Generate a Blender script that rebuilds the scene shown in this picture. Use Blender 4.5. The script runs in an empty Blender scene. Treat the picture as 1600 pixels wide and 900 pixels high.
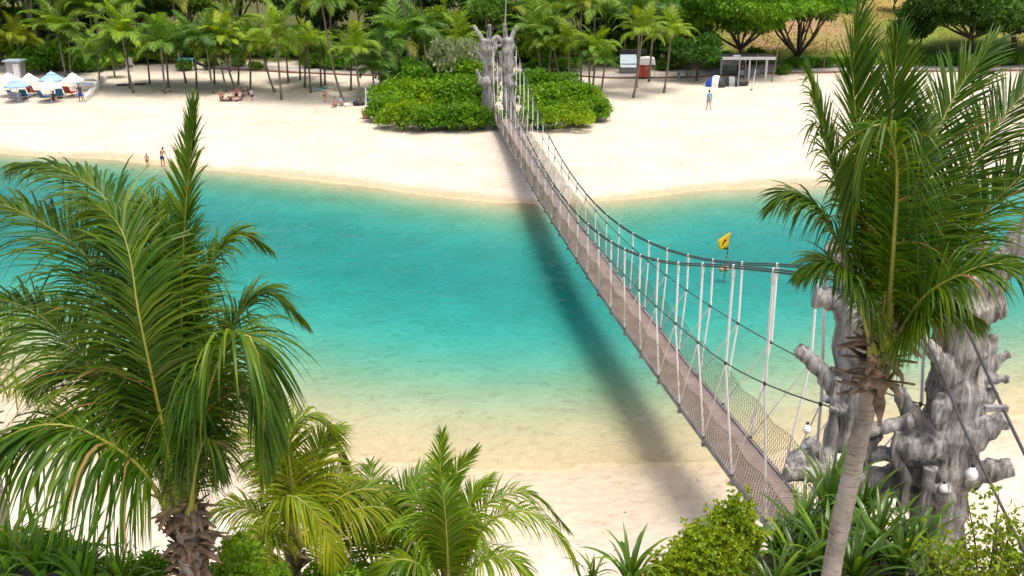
import bpy, bmesh, math, random
import numpy as np
from mathutils import Vector, noise as mnoise

R = math.radians
rng = np.random.default_rng(7)
random.seed(7)
scene = bpy.context.scene
COL = scene.collection

# ------------------------------------------------------------------ camera, sky, sun, exposure
CAM_F, CAM_H = 1650.0, 17.0
CAM_P = math.atan(580 / 1650)
cam = bpy.data.cameras.new('camera')
cam.sensor_width = 36
cam.lens = 36 * CAM_F / 1600
cam.clip_start = 0.1
cam.clip_end = 6000
camo = bpy.data.objects.new('camera', cam)
camo.location = (0, 0, CAM_H)
camo.rotation_euler = (math.pi / 2 - CAM_P, 0, 0)
COL.objects.link(camo)
scene.camera = camo

SUN_DIR = Vector((0.22, -0.20, 1.0)).normalized()      # towards the sun: high tropical noon
elev = math.asin(SUN_DIR.z)
world = bpy.data.worlds.new('World')
scene.world = world
world.use_nodes = True
nt = world.node_tree
sky = nt.nodes.new('ShaderNodeTexSky')
sky.sky_type = 'NISHITA'
sky.sun_disc = False
sky.sun_elevation = elev
sky.sun_rotation = math.atan2(SUN_DIR.x, SUN_DIR.y)
sky.air_density = 1.0
sky.dust_density = 8.0
sky.ozone_density = 1.0
nt.nodes['Background'].inputs['Strength'].default_value = 0.15
nt.links.new(sky.outputs['Color'], nt.nodes['Background'].inputs['Color'])
sun = bpy.data.lights.new('sun', 'SUN')
sun.energy = 1.5
sun.angle = R(16.0)
sun.color = (1.0, 0.94, 0.845)
suno = bpy.data.objects.new('sun', sun)
suno.rotation_euler = (-SUN_DIR).to_track_quat('-Z', 'Y').to_euler()
suno.location = (10, -10, 60)
COL.objects.link(suno)
scene.view_settings.view_transform = 'Standard'
scene.view_settings.look = 'None'
scene.view_settings.exposure = 0.56
scene.view_settings.gamma = 1.0
scene.cycles.transparent_max_bounces = 16
scene.cycles.max_bounces = 5
scene.cycles.caustics_reflective = False
scene.cycles.caustics_refractive = False

# ------------------------------------------------------------------ helpers
_fw = np.array([0, math.cos(CAM_P), -math.sin(CAM_P)])
_up = np.array([0, math.sin(CAM_P), math.cos(CAM_P)])


def ray(px, py):
    return np.array([(px - 800) / CAM_F, 0, 0]) - (py - 450) / CAM_F * _up + _fw


def gp(px, py, z=0.0):
    """where the sight line through a photo pixel meets the level z"""
    r = ray(px, py)
    return np.array([0, 0, CAM_H]) + r * (z - CAM_H) / r[2]


def at(px, py, Y):
    """the point on that sight line at distance Y"""
    r = ray(px, py)
    return np.array([0, 0, CAM_H]) + r * Y / r[1]


def smooth(a, b, x):
    t = np.clip((x - a) / (b - a), 0, 1)
    return t * t * (3 - 2 * t)


def new_mesh(name, V, Q=None, T=None, mi=None, smooth_=False):
    V = np.asarray(V, dtype=np.float32).reshape(-1, 3)
    parts, starts, tot = [], [], 0
    loops = []
    if Q is not None and len(Q):
        Q = np.asarray(Q, dtype=np.int32).reshape(-1, 4)
        loops.append(Q.ravel()); starts.append(np.arange(len(Q)) * 4); tot = len(Q) * 4
    if T is not None and len(T):
        T = np.asarray(T, dtype=np.int32).reshape(-1, 3)
        loops.append(T.ravel()); starts.append(tot + np.arange(len(T)) * 3)
    L = np.concatenate(loops).astype(np.int32)
    S = np.concatenate(starts).astype(np.int32)
    me = bpy.data.meshes.new(name)
    me.vertices.add(len(V)); me.vertices.foreach_set('co', V.ravel())
    me.loops.add(len(L)); me.loops.foreach_set('vertex_index', L)
    me.polygons.add(len(S)); me.polygons.foreach_set('loop_start', S)
    if mi is not None:
        me.polygons.foreach_set('material_index', np.asarray(mi, dtype=np.int32))
    me.polygons.foreach_set('use_smooth', np.full(len(S), bool(smooth_)))
    me.update(calc_edges=True)
    me.validate()
    return me


class MB:
    """collects quads and triangles for ONE mesh"""
    def __init__(s):
        s.V, s.Q, s.T, s.n = [], [], [], 0

    def add(s, V, Q=None, T=None):
        V = np.asarray(V, float).reshape(-1, 3)
        s.V.append(V)
        if Q is not None and len(Q): s.Q.append(np.asarray(Q, int).reshape(-1, 4) + s.n)
        if T is not None and len(T): s.T.append(np.asarray(T, int).reshape(-1, 3) + s.n)
        s.n += len(V)
        return s

    def tube(s, pts, rad, k=8, cap=True, flat=1.0):
        V, Q, T = tube(pts, rad, k, cap)
        return s.add(V, Q, T)

    def box(s, c, size, rz=0.0, rx=0.0):
        x, y, z = np.array(size) / 2
        V = np.array([[a * x, b * y, d * z] for d in (-1, 1) for a, b in ((-1, -1), (1, -1), (1, 1), (-1, 1))])
        if rx:
            ca, sa = math.cos(rx), math.sin(rx)
            V = V @ np.array([[1, 0, 0], [0, ca, -sa], [0, sa, ca]]).T
        if rz:
            ca, sa = math.cos(rz), math.sin(rz)
            V = V @ np.array([[ca, -sa, 0], [sa, ca, 0], [0, 0, 1]]).T
        return s.add(V + np.array(c), [[3, 2, 1, 0], [4, 5, 6, 7], [0, 1, 5, 4], [1, 2, 6, 5], [2, 3, 7, 6], [3, 0, 4, 7]])

    def ball(s, c, r, nu=12, nv=8):
        r = np.broadcast_to(np.array(r, float), (3,))
        V = [[0, 0, -1]]
        for j in range(1, nv):
            p = -math.pi / 2 + math.pi * j / nv
            for i in range(nu):
                a = 2 * math.pi * i / nu
                V.append([math.cos(p) * math.cos(a), math.cos(p) * math.sin(a), math.sin(p)])
        V.append([0, 0, 1])
        Q, T = [], []
        for j in range(nv - 2):
            for i in range(nu):
                a = 1 + j * nu + i; b = 1 + j * nu + (i + 1) % nu
                Q.append([a, b, b + nu, a + nu])
        for i in range(nu):
            T.append([0, 1 + (i + 1) % nu, 1 + i])
            l = 1 + (nv - 2) * nu
            T.append([len(V) - 1, l + i, l + (i + 1) % nu])
        return s.add(np.array(V) * r + np.array(c), Q, T)

    def lathe(s, prof, c=(0, 0, 0), k=16):
        V, Q = [], []
        for r, z in prof:
            for i in range(k):
                a = 2 * math.pi * i / k
                V.append([r * math.cos(a), r * math.sin(a), z])
        for j in range(len(prof) - 1):
            for i in range(k):
                a = j * k + i; b = j * k + (i + 1) % k
                Q.append([a, b, b + k, a + k])
        return s.add(np.array(V) + np.array(c), Q)

    def build(s, name, mat, parent=None, smooth_=False, loc=None):
        me = new_mesh(name, np.concatenate(s.V), np.concatenate(s.Q) if s.Q else None, np.concatenate(s.T) if s.T else None, None, smooth_)
        return link(name, me, mat, parent, loc)


def tube(pts, rad, k=8, cap=True):
    P = np.asarray(pts, float)
    n = len(P)
    rad = np.broadcast_to(np.asarray(rad, float), (n,))
    t = np.gradient(P, axis=0)
    t /= np.linalg.norm(t, axis=1)[:, None] + 1e-9
    a = np.array([0, 0, 1.0]) if abs(t[0][2]) < 0.8 else np.array([1.0, 0, 0])
    u = np.cross(t[0], a); u /= np.linalg.norm(u)
    U = []
    for i in range(n):
        u = u - t[i] * (u @ t[i]); u /= np.linalg.norm(u) + 1e-9
        U.append(u)
    U = np.array(U); W = np.cross(t, U)
    ang = np.arange(k) * 2 * math.pi / k
    V = (P[:, None, :] + rad[:, None, None] * (np.cos(ang)[None, :, None] * U[:, None, :] + np.sin(ang)[None, :, None] * W[:, None, :])).reshape(-1, 3)
    i = np.arange(n - 1)[:, None] * k; j = np.arange(k)[None, :]; j2 = (j + 1) % k
    Q = np.stack([i + j, i + j2, i + k + j2, i + k + j], -1).reshape(-1, 4)
    T = None
    if cap:
        V = np.concatenate([V, P[:1], P[-1:]])
        c0, c1 = n * k, n * k + 1
        jj = np.arange(k); jn = (jj + 1) % k
        T = np.concatenate([np.stack([np.full(k, c0), jn, jj], -1), np.stack([np.full(k, c1), (n - 1) * k + jj, (n - 1) * k + jn], -1)])
    return V, Q, T


def link(name, me, mat=None, parent=None, loc=None):
    o = bpy.data.objects.new(name, me)
    if mat is not None and me is not None and not me.materials:
        for m in (mat if isinstance(mat, (list, tuple)) else [mat]):
            me.materials.append(m)
    if parent is not None: o.parent = parent
    if loc is not None: o.location = loc
    COL.objects.link(o)
    return o


def tag(o, label=None, cat=None, group=None, kind=None):
    if label: o['label'] = label
    if cat: o['category'] = cat
    if group: o['group'] = group
    if kind: o['kind'] = kind
    return o


def empty(name, loc, label, cat, group=None, rz=0.0):
    o = bpy.data.objects.new(name, None)
    o.empty_display_size = 0.2
    o.location = loc
    o.rotation_euler = (0, 0, rz)
    COL.objects.link(o)
    return tag(o, label, cat, group)


def bez(pts, n=12):
    """smooth curve through control points"""
    P = np.asarray(pts, float)
    if len(P) == 2: return P[0] + (P[1] - P[0]) * np.linspace(0, 1, n)[:, None]
    P = np.concatenate([[2 * P[0] - P[1]], P, [2 * P[-1] - P[-2]]])
    out = []
    m = len(P) - 3
    for s in np.linspace(0, m - 1e-6, n):
        i = int(s); t = s - i
        a, b, c, d = P[i], P[i + 1], P[i + 2], P[i + 3]
        out.append(0.5 * ((2 * b) + (c - a) * t + (2 * a - 5 * b + 4 * c - d) * t * t + (3 * b - a - 3 * c + d) * t ** 3))
    return np.array(out)


ORD = ['first', 'second', 'third', 'fourth', 'fifth', 'sixth', 'seventh', 'eighth', 'ninth', 'tenth', 'eleventh', 'twelfth', 'thirteenth', 'fourteenth', 'fifteenth', 'sixteenth', 'seventeenth', 'eighteenth', 'nineteenth', 'twentieth']
TENS = {20: 'twenty', 30: 'thirty', 40: 'forty', 50: 'fifty', 60: 'sixty'}


def ordw(i):
    if i < 20: return ORD[i]
    t = (i + 1) // 10 * 10; u = (i + 1) % 10
    return TENS[t][:-1] + 'ieth' if u == 0 else TENS[t] + '-' + ORD[u - 1]


# ------------------------------------------------------------------ materials
def nodes(name):
    m = bpy.data.materials.new(name)
    m.use_nodes = True
    t = m.node_tree
    b = t.nodes['Principled BSDF']
    return m, t, b


def N(t, kind, **kw):
    n = t.nodes.new(kind)
    for k, v in kw.items():
        if k in n.inputs.keys() if hasattr(n.inputs, 'keys') else False: n.inputs[k].default_value = v
        else: setattr(n, k, v)
    return n


def ramp(t, fac, cols):
    r = t.nodes.new('ShaderNodeValToRGB')
    e = r.color_ramp.elements
    while len(e) < len(cols): e.new(0.5)
    for i, (p, c) in enumerate(cols):
        e[i].position = p; e[i].color = (*c, 1)
    t.links.new(fac, r.inputs['Fac'])
    return r.outputs['Color']


def noise_fac(t, scale, detail=4, rough=0.6, stretch=None, coord='Object'):
    tc = t.nodes.new('ShaderNodeTexCoord')
    mp = t.nodes.new('ShaderNodeMapping')
    if stretch: mp.inputs['Scale'].default_value = stretch
    nz = t.nodes.new('ShaderNodeTexNoise')
    nz.inputs['Scale'].default_value = scale
    nz.inputs['Detail'].default_value = detail
    nz.inputs['Roughness'].default_value = rough
    t.links.new(tc.outputs[coord], mp.inputs['Vector'])
    t.links.new(mp.outputs['Vector'], nz.inputs['Vector'])
    return nz.outputs['Fac']


def bump(t, b, fac, strength=0.4, dist=0.02):
    bp = t.nodes.new('ShaderNodeBump')
    bp.inputs['Strength'].default_value = strength
    bp.inputs['Distance'].default_value = dist
    t.links.new(fac, bp.inputs['Height'])
    t.links.new(bp.outputs['Normal'], b.inputs['Normal'])


def solid(name, c1, c2=None, rough=0.7, scale=6, bmp=0.0, stretch=None, metal=0.0, objcol=False):
    m, t, b = nodes(name)
    c2 = c2 or tuple(x * 0.75 for x in c1)
    f = noise_fac(t, scale, stretch=stretch)
    col = ramp(t, f, [(0.35, c2), (0.65, c1)])
    if objcol:
        oi = t.nodes.new('ShaderNodeObjectInfo')
        mx = t.nodes.new('ShaderNodeMixRGB'); mx.blend_type = 'MULTIPLY'; mx.inputs['Fac'].default_value = 1
        t.links.new(col, mx.inputs['Color1']); t.links.new(oi.outputs['Color'], mx.inputs['Color2'])
        col = mx.outputs['Color']
    t.links.new(col, b.inputs['Base Color'])
    b.inputs['Roughness'].default_value = rough
    b.inputs['Metallic'].default_value = metal
    if bmp: bump(t, b, f, bmp)
    return m


def foliage(name, cols, trans=0.35, rough=0.45, patch=0.5, spec=0.35, dead=0.0):
    """leaves: each leaf its own tint, patches of tint across the plant, some light shining through"""
    m, t, b = nodes(name)
    g = t.nodes.new('ShaderNodeNewGeometry')
    f = noise_fac(t, patch, 2)
    mth = t.nodes.new('ShaderNodeMath'); mth.operation = 'MULTIPLY_ADD'
    t.links.new(g.outputs['Random Per Island'], mth.inputs[0]); mth.inputs[1].default_value = 0.55
    m2 = t.nodes.new('ShaderNodeMath'); m2.operation = 'MULTIPLY_ADD'
    t.links.new(f, m2.inputs[0]); m2.inputs[1].default_value = 1.1; m2.inputs[2].default_value = -0.3
    t.links.new(m2.outputs[0], mth.inputs[2])
    k = len(cols)
    col = ramp(t, mth.outputs[0], [(i / (k - 1) * 0.9 + 0.05, c) for i, c in enumerate(cols)])
    if dead:      # a few withered leaves
        fr_ = t.nodes.new('ShaderNodeMath'); fr_.operation = 'MULTIPLY'; fr_.inputs[1].default_value = 37.3
        t.links.new(g.outputs['Random Per Island'], fr_.inputs[0])
        f2_ = t.nodes.new('ShaderNodeMath'); f2_.operation = 'FRACT'; t.links.new(fr_.outputs[0], f2_.inputs[0])
        gt = t.nodes.new('ShaderNodeMath'); gt.operation = 'GREATER_THAN'; gt.inputs[1].default_value = 1 - dead
        t.links.new(f2_.outputs[0], gt.inputs[0])
        md = t.nodes.new('ShaderNodeMixRGB'); md.inputs['Color2'].default_value = (0.26, 0.17, 0.06, 1)
        t.links.new(gt.outputs[0], md.inputs['Fac']); t.links.new(col, md.inputs['Color1']); col = md.outputs['Color']
    oi = t.nodes.new('ShaderNodeObjectInfo')
    mx = t.nodes.new('ShaderNodeMixRGB'); mx.blend_type = 'MULTIPLY'; mx.inputs['Fac'].default_value = 1
    t.links.new(col, mx.inputs['Color1']); t.links.new(oi.outputs['Color'], mx.inputs['Color2'])
    t.links.new(mx.outputs['Color'], b.inputs['Base Color'])
    b.inputs['Roughness'].default_value = rough
    b.inputs['Specular IOR Level'].default_value = spec
    tr = t.nodes.new('ShaderNodeBsdfTranslucent')
    hs = t.nodes.new('ShaderNodeHueSaturation'); hs.inputs['Hue'].default_value = 0.485; hs.inputs['Saturation'].default_value = 1.15; hs.inputs['Value'].default_value = 1.5
    t.links.new(mx.outputs['Color'], hs.inputs['Color'])
    t.links.new(hs.outputs['Color'], tr.inputs['Color'])
    ms = t.nodes.new('ShaderNodeMixShader'); ms.inputs[0].default_value = trans
    t.links.new(b.outputs[0], ms.inputs[1]); t.links.new(tr.outputs[0], ms.inputs[2])
    t.links.new(ms.outputs[0], t.nodes['Material Output'].inputs['Surface'])
    return m


M = {}
M['palm'] = foliage('palm_leaf', [(0.014, 0.048, 0.004), (0.044, 0.114, 0.006), (0.15, 0.21, 0.012)], 0.34, 0.4, 0.9, 0.25, 0.014)
M['palm_y'] = foliage('young_palm_leaf', [(0.06, 0.13, 0.007), (0.17, 0.25, 0.010), (0.36, 0.36, 0.016)], 0.4, 0.42, 0.9, 0.25, 0.014)
M['palm_far'] = foliage('far_palm_leaf', [(0.055, 0.14, 0.016), (0.11, 0.24, 0.022), (0.20, 0.32, 0.03)], 0.35, 0.45, 0.15)
M['rachis'] = solid('palm_rachis', (0.30, 0.28, 0.035), (0.16, 0.19, 0.03), 0.45, 3, objcol=True)
M['rachis_far'] = solid('far_palm_rachis', (0.26, 0.26, 0.05), (0.15, 0.18, 0.04), 0.5, 3)
M['leaf'] = foliage('broad_leaf', [(0.030, 0.09, 0.010), (0.07, 0.175, 0.014), (0.15, 0.28, 0.022)], 0.3, 0.5, 0.25)
M['silver'] = foliage('silvery_leaf', [(0.12, 0.17, 0.07), (0.24, 0.30, 0.14), (0.42, 0.46, 0.26)], 0.3, 0.6, 0.5)
M['shrub'] = foliage('shrub_leaf', [(0.045, 0.13, 0.007), (0.13, 0.29, 0.010), (0.28, 0.42, 0.016)], 0.35, 0.45, 0.4)
M['fern'] = foliage('feathery_leaf', [(0.06, 0.13, 0.012), (0.16, 0.24, 0.018), (0.30, 0.34, 0.03)], 0.4, 0.45, 0.8)
M['strap'] = foliage('strap_leaf', [(0.025, 0.075, 0.012), (0.06, 0.14, 0.018), (0.15, 0.23, 0.02)], 0.3, 0.32, 0.9, 0.5)
M['bark'] = solid('bark', (0.13, 0.10, 0.075), (0.05, 0.04, 0.03), 0.9, 5, 0.6, (1, 1, 0.3))
M['bark_pale'] = solid('pale_bark', (0.36, 0.32, 0.26), (0.22, 0.19, 0.15), 0.9, 5, 0.4, (1, 1, 0.3))
M['palm_bark_far'] = solid('far_palm_bark', (0.25, 0.215, 0.17), (0.12, 0.10, 0.075), 0.9, 2.5, 0.3)
M['husk'] = solid('dry_leaf_base', (0.27, 0.19, 0.12), (0.10, 0.065, 0.045), 0.9, 9, 0.5, (1, 1, 0.4))
M['white_rope'] = solid('white_rope', (0.84, 0.84, 0.82), (0.72, 0.72, 0.70), 0.8, 60, 0.3)
M['cable'] = solid('dark_cable', (0.075, 0.075, 0.078), (0.035, 0.035, 0.037), 0.6, 40, 0.4, metal=0.2)
M['net'] = solid('net_twine', (0.13, 0.115, 0.075), (0.07, 0.06, 0.04), 0.9, 20)
M['beam'] = solid('weathered_beam', (0.30, 0.29, 0.29), (0.15, 0.145, 0.145), 0.85, 4, 0.5, (1, 0.25, 1))
M['white'] = solid('white_fabric', (0.80, 0.79, 0.78), (0.72, 0.71, 0.71), 0.8, 3)
M['blue_fabric'] = solid('pale_blue_fabric', (0.30, 0.46, 0.68), (0.24, 0.40, 0.62), 0.8, 3)
M['blue'] = solid('blue_canvas', (0.03, 0.17, 0.36), (0.02, 0.12, 0.27), 0.75, 4)
M['bright_blue'] = solid('bright_blue', (0.01, 0.10, 0.50), (0.01, 0.07, 0.36), 0.6, 4)
M['red'] = solid('orange_red_paint', (0.62, 0.10, 0.06), (0.52, 0.08, 0.05), 0.6, 2)
M['dark'] = solid('dark_paint', (0.03, 0.032, 0.036), (0.018, 0.019, 0.022), 0.6, 4)
M['grey'] = solid('grey_paint', (0.34, 0.36, 0.37), (0.27, 0.29, 0.30), 0.6, 3)
M['teal'] = solid('teal_paint', (0.07, 0.30, 0.29), (0.05, 0.22, 0.22), 0.6, 3)
M['blue_grey'] = solid('blue_grey_roof', (0.36, 0.47, 0.53), (0.28, 0.38, 0.44), 0.6, 3)
M['white_paint'] = solid('white_paint', (0.78, 0.78, 0.77), (0.66, 0.66, 0.65), 0.5, 3)
M['yellow'] = solid('yellow_flag', (0.80, 0.50, 0.01), (0.72, 0.42, 0.01), 0.7, 6)
M['float'] = solid('faded_orange_float', (0.55, 0.36, 0.22), (0.40, 0.22, 0.12), 0.7, 7, 0.2)
M['terracotta'] = solid('terracotta', (0.52, 0.27, 0.12), (0.42, 0.20, 0.08), 0.8, 5)
M['metal_pole'] = solid('pole_metal', (0.40, 0.40, 0.40), (0.28, 0.28, 0.28), 0.5, 5, metal=0.3)
M['concrete'] = solid('path_concrete', (0.42, 0.39, 0.36), (0.33, 0.31, 0.29), 0.9, 0.8, 0.3)
M['brick_kerb'] = solid('red_brown_kerb', (0.27, 0.14, 0.10), (0.18, 0.10, 0.07), 0.9, 2)
M['skin'] = solid('skin', (0.50, 0.28, 0.19), (0.42, 0.23, 0.15), 0.6, 5, objcol=True)
M['cloth'] = solid('clothing', (0.9, 0.9, 0.9), (0.7, 0.7, 0.7), 0.85, 12, objcol=True)
M['hair'] = solid('hair', (0.025, 0.018, 0.014), (0.012, 0.01, 0.008), 0.6, 20)
M['brown_roof'] = solid('brown_roof', (0.24, 0.20, 0.17), (0.16, 0.14, 0.12), 0.9, 1.5)
M['glass'] = solid('lamp_glass', (0.85, 0.86, 0.86), (0.80, 0.80, 0.80), 0.15, 3)

# driftwood-like concrete of the towers
m, t, b = nodes('driftwood')
f1 = noise_fac(t, 4.0, 6, 0.68, (1, 1, 0.13))
f2 = noise_fac(t, 9, 7, 0.75, (1, 1, 0.10))
f3 = noise_fac(t, 0.9, 3, 0.6)
c1 = ramp(t, f1, [(0.28, (0.05, 0.047, 0.045)), (0.44, (0.25, 0.248, 0.242)), (0.60, (0.46, 0.455, 0.445)), (0.78, (0.64, 0.635, 0.62))])
c2 = ramp(t, f2, [(0.36, (0.20, 0.195, 0.19)), (0.44, (0.62, 0.61, 0.60)), (0.54, (1.05, 1.05, 1.04))])
mx = t.nodes.new('ShaderNodeMixRGB'); mx.blend_type = 'MULTIPLY'; mx.inputs[0].default_value = 0.9
t.links.new(c1, mx.inputs[1]); t.links.new(c2, mx.inputs[2])
c3 = ramp(t, f3, [(0.40, (0.84, 0.80, 0.75)), (0.55, (1.0, 1.0, 1.0))])
mx2 = t.nodes.new('ShaderNodeMixRGB'); mx2.blend_type = 'MULTIPLY'; mx2.inputs[0].default_value = 0.8
t.links.new(mx.outputs[0], mx2.inputs[1]); t.links.new(c3, mx2.inputs[2])
t.links.new(mx2.outputs[0], b.inputs['Base Color'])
b.inputs['Roughness'].default_value = 0.9
bump(t, b, f2, 1.0, 0.06)
M['driftwood'] = m

# coconut trunk bark with ring scars
m, t, b = nodes('palm_bark')
f1 = noise_fac(t, 3.0, 5, 0.65, (1, 1, 0.5))
f2 = noise_fac(t, 14, 4, 0.7, (0.35, 0.35, 2.6))
c1 = ramp(t, f1, [(0.3, (0.17, 0.15, 0.125)), (0.5, (0.31, 0.28, 0.24)), (0.72, (0.45, 0.415, 0.37))])
c2 = ramp(t, f2, [(0.36, (0.42, 0.40, 0.38)), (0.5, (1, 1, 1))])
mx = t.nodes.new('ShaderNodeMixRGB'); mx.blend_type = 'MULTIPLY'; mx.inputs[0].default_value = 0.8
t.links.new(c1, mx.inputs[1]); t.links.new(c2, mx.inputs[2])
t.links.new(mx.outputs[0], b.inputs['Base Color'])
b.inputs['Roughness'].default_value = 0.9
bump(t, b, f2, 0.6, 0.02)
M['palm_bark'] = m

# deck: brown boards under worn matting
m, t, b = nodes('deck_matting')
f1 = noise_fac(t, 1.3, 4, 0.6)
f2 = noise_fac(t, 30, 3, 0.6, (1, 0.15, 1))
tc = t.nodes.new('ShaderNodeTexCoord'); wv = t.nodes.new('ShaderNodeTexWave')
wv.bands_direction = 'Y'; wv.inputs['Scale'].default_value = 2.1; wv.inputs['Distortion'].default_value = 0.4
t.links.new(tc.outputs['Object'], wv.inputs['Vector'])
c1 = ramp(t, f1, [(0.35, (0.19, 0.145, 0.125)), (0.65, (0.275, 0.215, 0.19))])
c2 = ramp(t, wv.outputs['Fac'], [(0.0, (0.6, 0.58, 0.56)), (0.22, (1, 1, 1))])
mx = t.nodes.new('ShaderNodeMixRGB'); mx.blend_type = 'MULTIPLY'; mx.inputs[0].default_value = 0.75
t.links.new(c1, mx.inputs[1]); t.links.new(c2, mx.inputs[2])
t.links.new(mx.outputs[0], b.inputs['Base Color']); b.inputs['Roughness'].default_value = 0.9
bump(t, b, wv.outputs['Fac'], 0.5, 0.01)
M['deck'] = m

# ground: surface colours stored per vertex (sand, wet sand, grass, bare soil, leaf litter), grain and footprints on top
m, t, b = nodes('ground_surface')
at_ = t.nodes.new('ShaderNodeVertexColor'); at_.layer_name = 'soil'
f1 = noise_fac(t, 0.35, 3, 0.6); f2 = noise_fac(t, 2.4, 3, 0.65)
c1 = ramp(t, f1, [(0.3, (0.88, 0.86, 0.83)), (0.7, (1.05, 1.05, 1.05))])
c2 = ramp(t, f2, [(0.25, (0.80, 0.77, 0.73)), (0.46, (1.0, 1.0, 1.0)), (0.8, (1.04, 1.04, 1.04))])
mx = t.nodes.new('ShaderNodeMixRGB'); mx.blend_type = 'MULTIPLY'; mx.inputs[0].default_value = 1
mx2 = t.nodes.new('ShaderNodeMixRGB'); mx2.blend_type = 'MULTIPLY'; mx2.inputs[0].default_value = 1
t.links.new(at_.outputs['Color'], mx.inputs[1]); t.links.new(c1, mx.inputs[2])
t.links.new(mx.outputs[0], mx2.inputs[1]); t.links.new(c2, mx2.inputs[2])
t.links.new(mx2.outputs[0], b.inputs['Base Color'])
b.inputs['Roughness'].default_value = 0.95; b.inputs['Specular IOR Level'].default_value = 0.15
vo = t.nodes.new('ShaderNodeTexVoronoi'); vo.inputs['Scale'].default_value = 2.0; vo.feature = 'F1'
tc = t.nodes.new('ShaderNodeTexCoord'); t.links.new(tc.outputs['Object'], vo.inputs['Vector'])
ad = t.nodes.new('ShaderNodeMath'); ad.operation = 'MULTIPLY_ADD'; ad.inputs[1].default_value = 0.6
t.links.new(vo.outputs['Distance'], ad.inputs[0]); t.links.new(f2, ad.inputs[2])
bump(t, b, ad.outputs[0], 0.8, 0.16)
M['ground'] = m

# water: clear surface with ripples over an absorbing body
m = bpy.data.materials.new('lagoon_water'); m.use_nodes = True
t = m.node_tree; t.nodes.remove(t.nodes['Principled BSDF'])
out = t.nodes['Material Output']
f1 = noise_fac(t, 2.3, 3, 0.6, (0.55, 1.5, 1)); f2 = noise_fac(t, 0.5, 3, 0.55, (0.6, 1.6, 1))
ad = t.nodes.new('ShaderNodeMath'); ad.operation = 'ADD'
t.links.new(f1, ad.inputs[0]); t.links.new(f2, ad.inputs[1])
bp = t.nodes.new('ShaderNodeBump'); bp.inputs["Strength"].default_value = 0.8; bp.inputs["Distance"].default_value = 0.06
t.links.new(ad.outputs[0], bp.inputs['Height'])
fr = t.nodes.new('ShaderNodeFresnel'); fr.inputs['IOR'].default_value = 1.33
t.links.new(bp.outputs[0], fr.inputs['Normal'])
gl = t.nodes.new('ShaderNodeBsdfGlossy'); gl.inputs['Roughness'].default_value = 0.08
t.links.new(bp.outputs[0], gl.inputs['Normal'])
tr = t.nodes.new('ShaderNodeBsdfTransparent')
ms = t.nodes.new('ShaderNodeMixShader')
t.links.new(fr.outputs[0], ms.inputs[0]); t.links.new(tr.outputs[0], ms.inputs[1]); t.links.new(gl.outputs[0], ms.inputs[2])
t.links.new(ms.outputs[0], out.inputs['Surface'])
ab = t.nodes.new('ShaderNodeVolumeAbsorption')
ab.inputs['Color'].default_value = (0.17, 0.825, 0.868, 1); ab.inputs['Density'].default_value = 1.75
t.links.new(ab.outputs[0], out.inputs['Volume'])
M['water'] = m

# ------------------------------------------------------------------ the land and the lagoon
FAR = np.array([(-4000, 300), (-150, 104), (-80, 88), (-39, 79.2), (-30.5, 77.4), (-21.4, 73.8), (-13.1, 70.5), (-6.3, 67), (-1.6, 64.9), (1.6, 64.1), (5.3, 64.9), (8.2, 66), (12.6, 67.7), (17.1, 68.7), (30, 70.5), (60, 79), (150, 104), (4000, 300)])
NEAR = np.array([(-4000, 20), (-150, 50), (-40, 44), (-21.5, 38), (-11, 32.6), (-4.2, 30.9), (1, 30.2), (5.2, 30.7), (7, 31.0), (15.1, 33.2), (21.5, 35.5), (40, 42), (150, 50), (4000, 20)])
_sx = np.linspace(-160, 160, 1281)
_k = np.exp(-np.linspace(-2.2, 2.2, 25) ** 2); _k /= _k.sum()


def _sm(P):
    y = np.interp(_sx, P[:, 0], P[:, 1])
    y += 0.25 * np.sin(_sx * 0.9) * np.sin(_sx * 0.31 + 1) + 0.12 * np.sin(_sx * 2.3 + 2)
    return np.convolve(np.pad(y, 12, 'edge'), _k, 'valid')


_FY, _NY = _sm(FAR), _sm(NEAR)


def fbm(x, y, s, seed=0):
    v = 0
    for k in range(4):
        a = 1.9 ** k / s; p = seed * 7.1 + k * 13.7
        v = v + (np.sin(x * a * 1.0 + p + 1.3 * np.sin(y * a * 0.7 + p)) * np.sin(y * a * 1.1 + p * 1.7 + 1.1 * np.sin(x * a * 0.8 - p))) / 1.7 ** k
    return v


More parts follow.
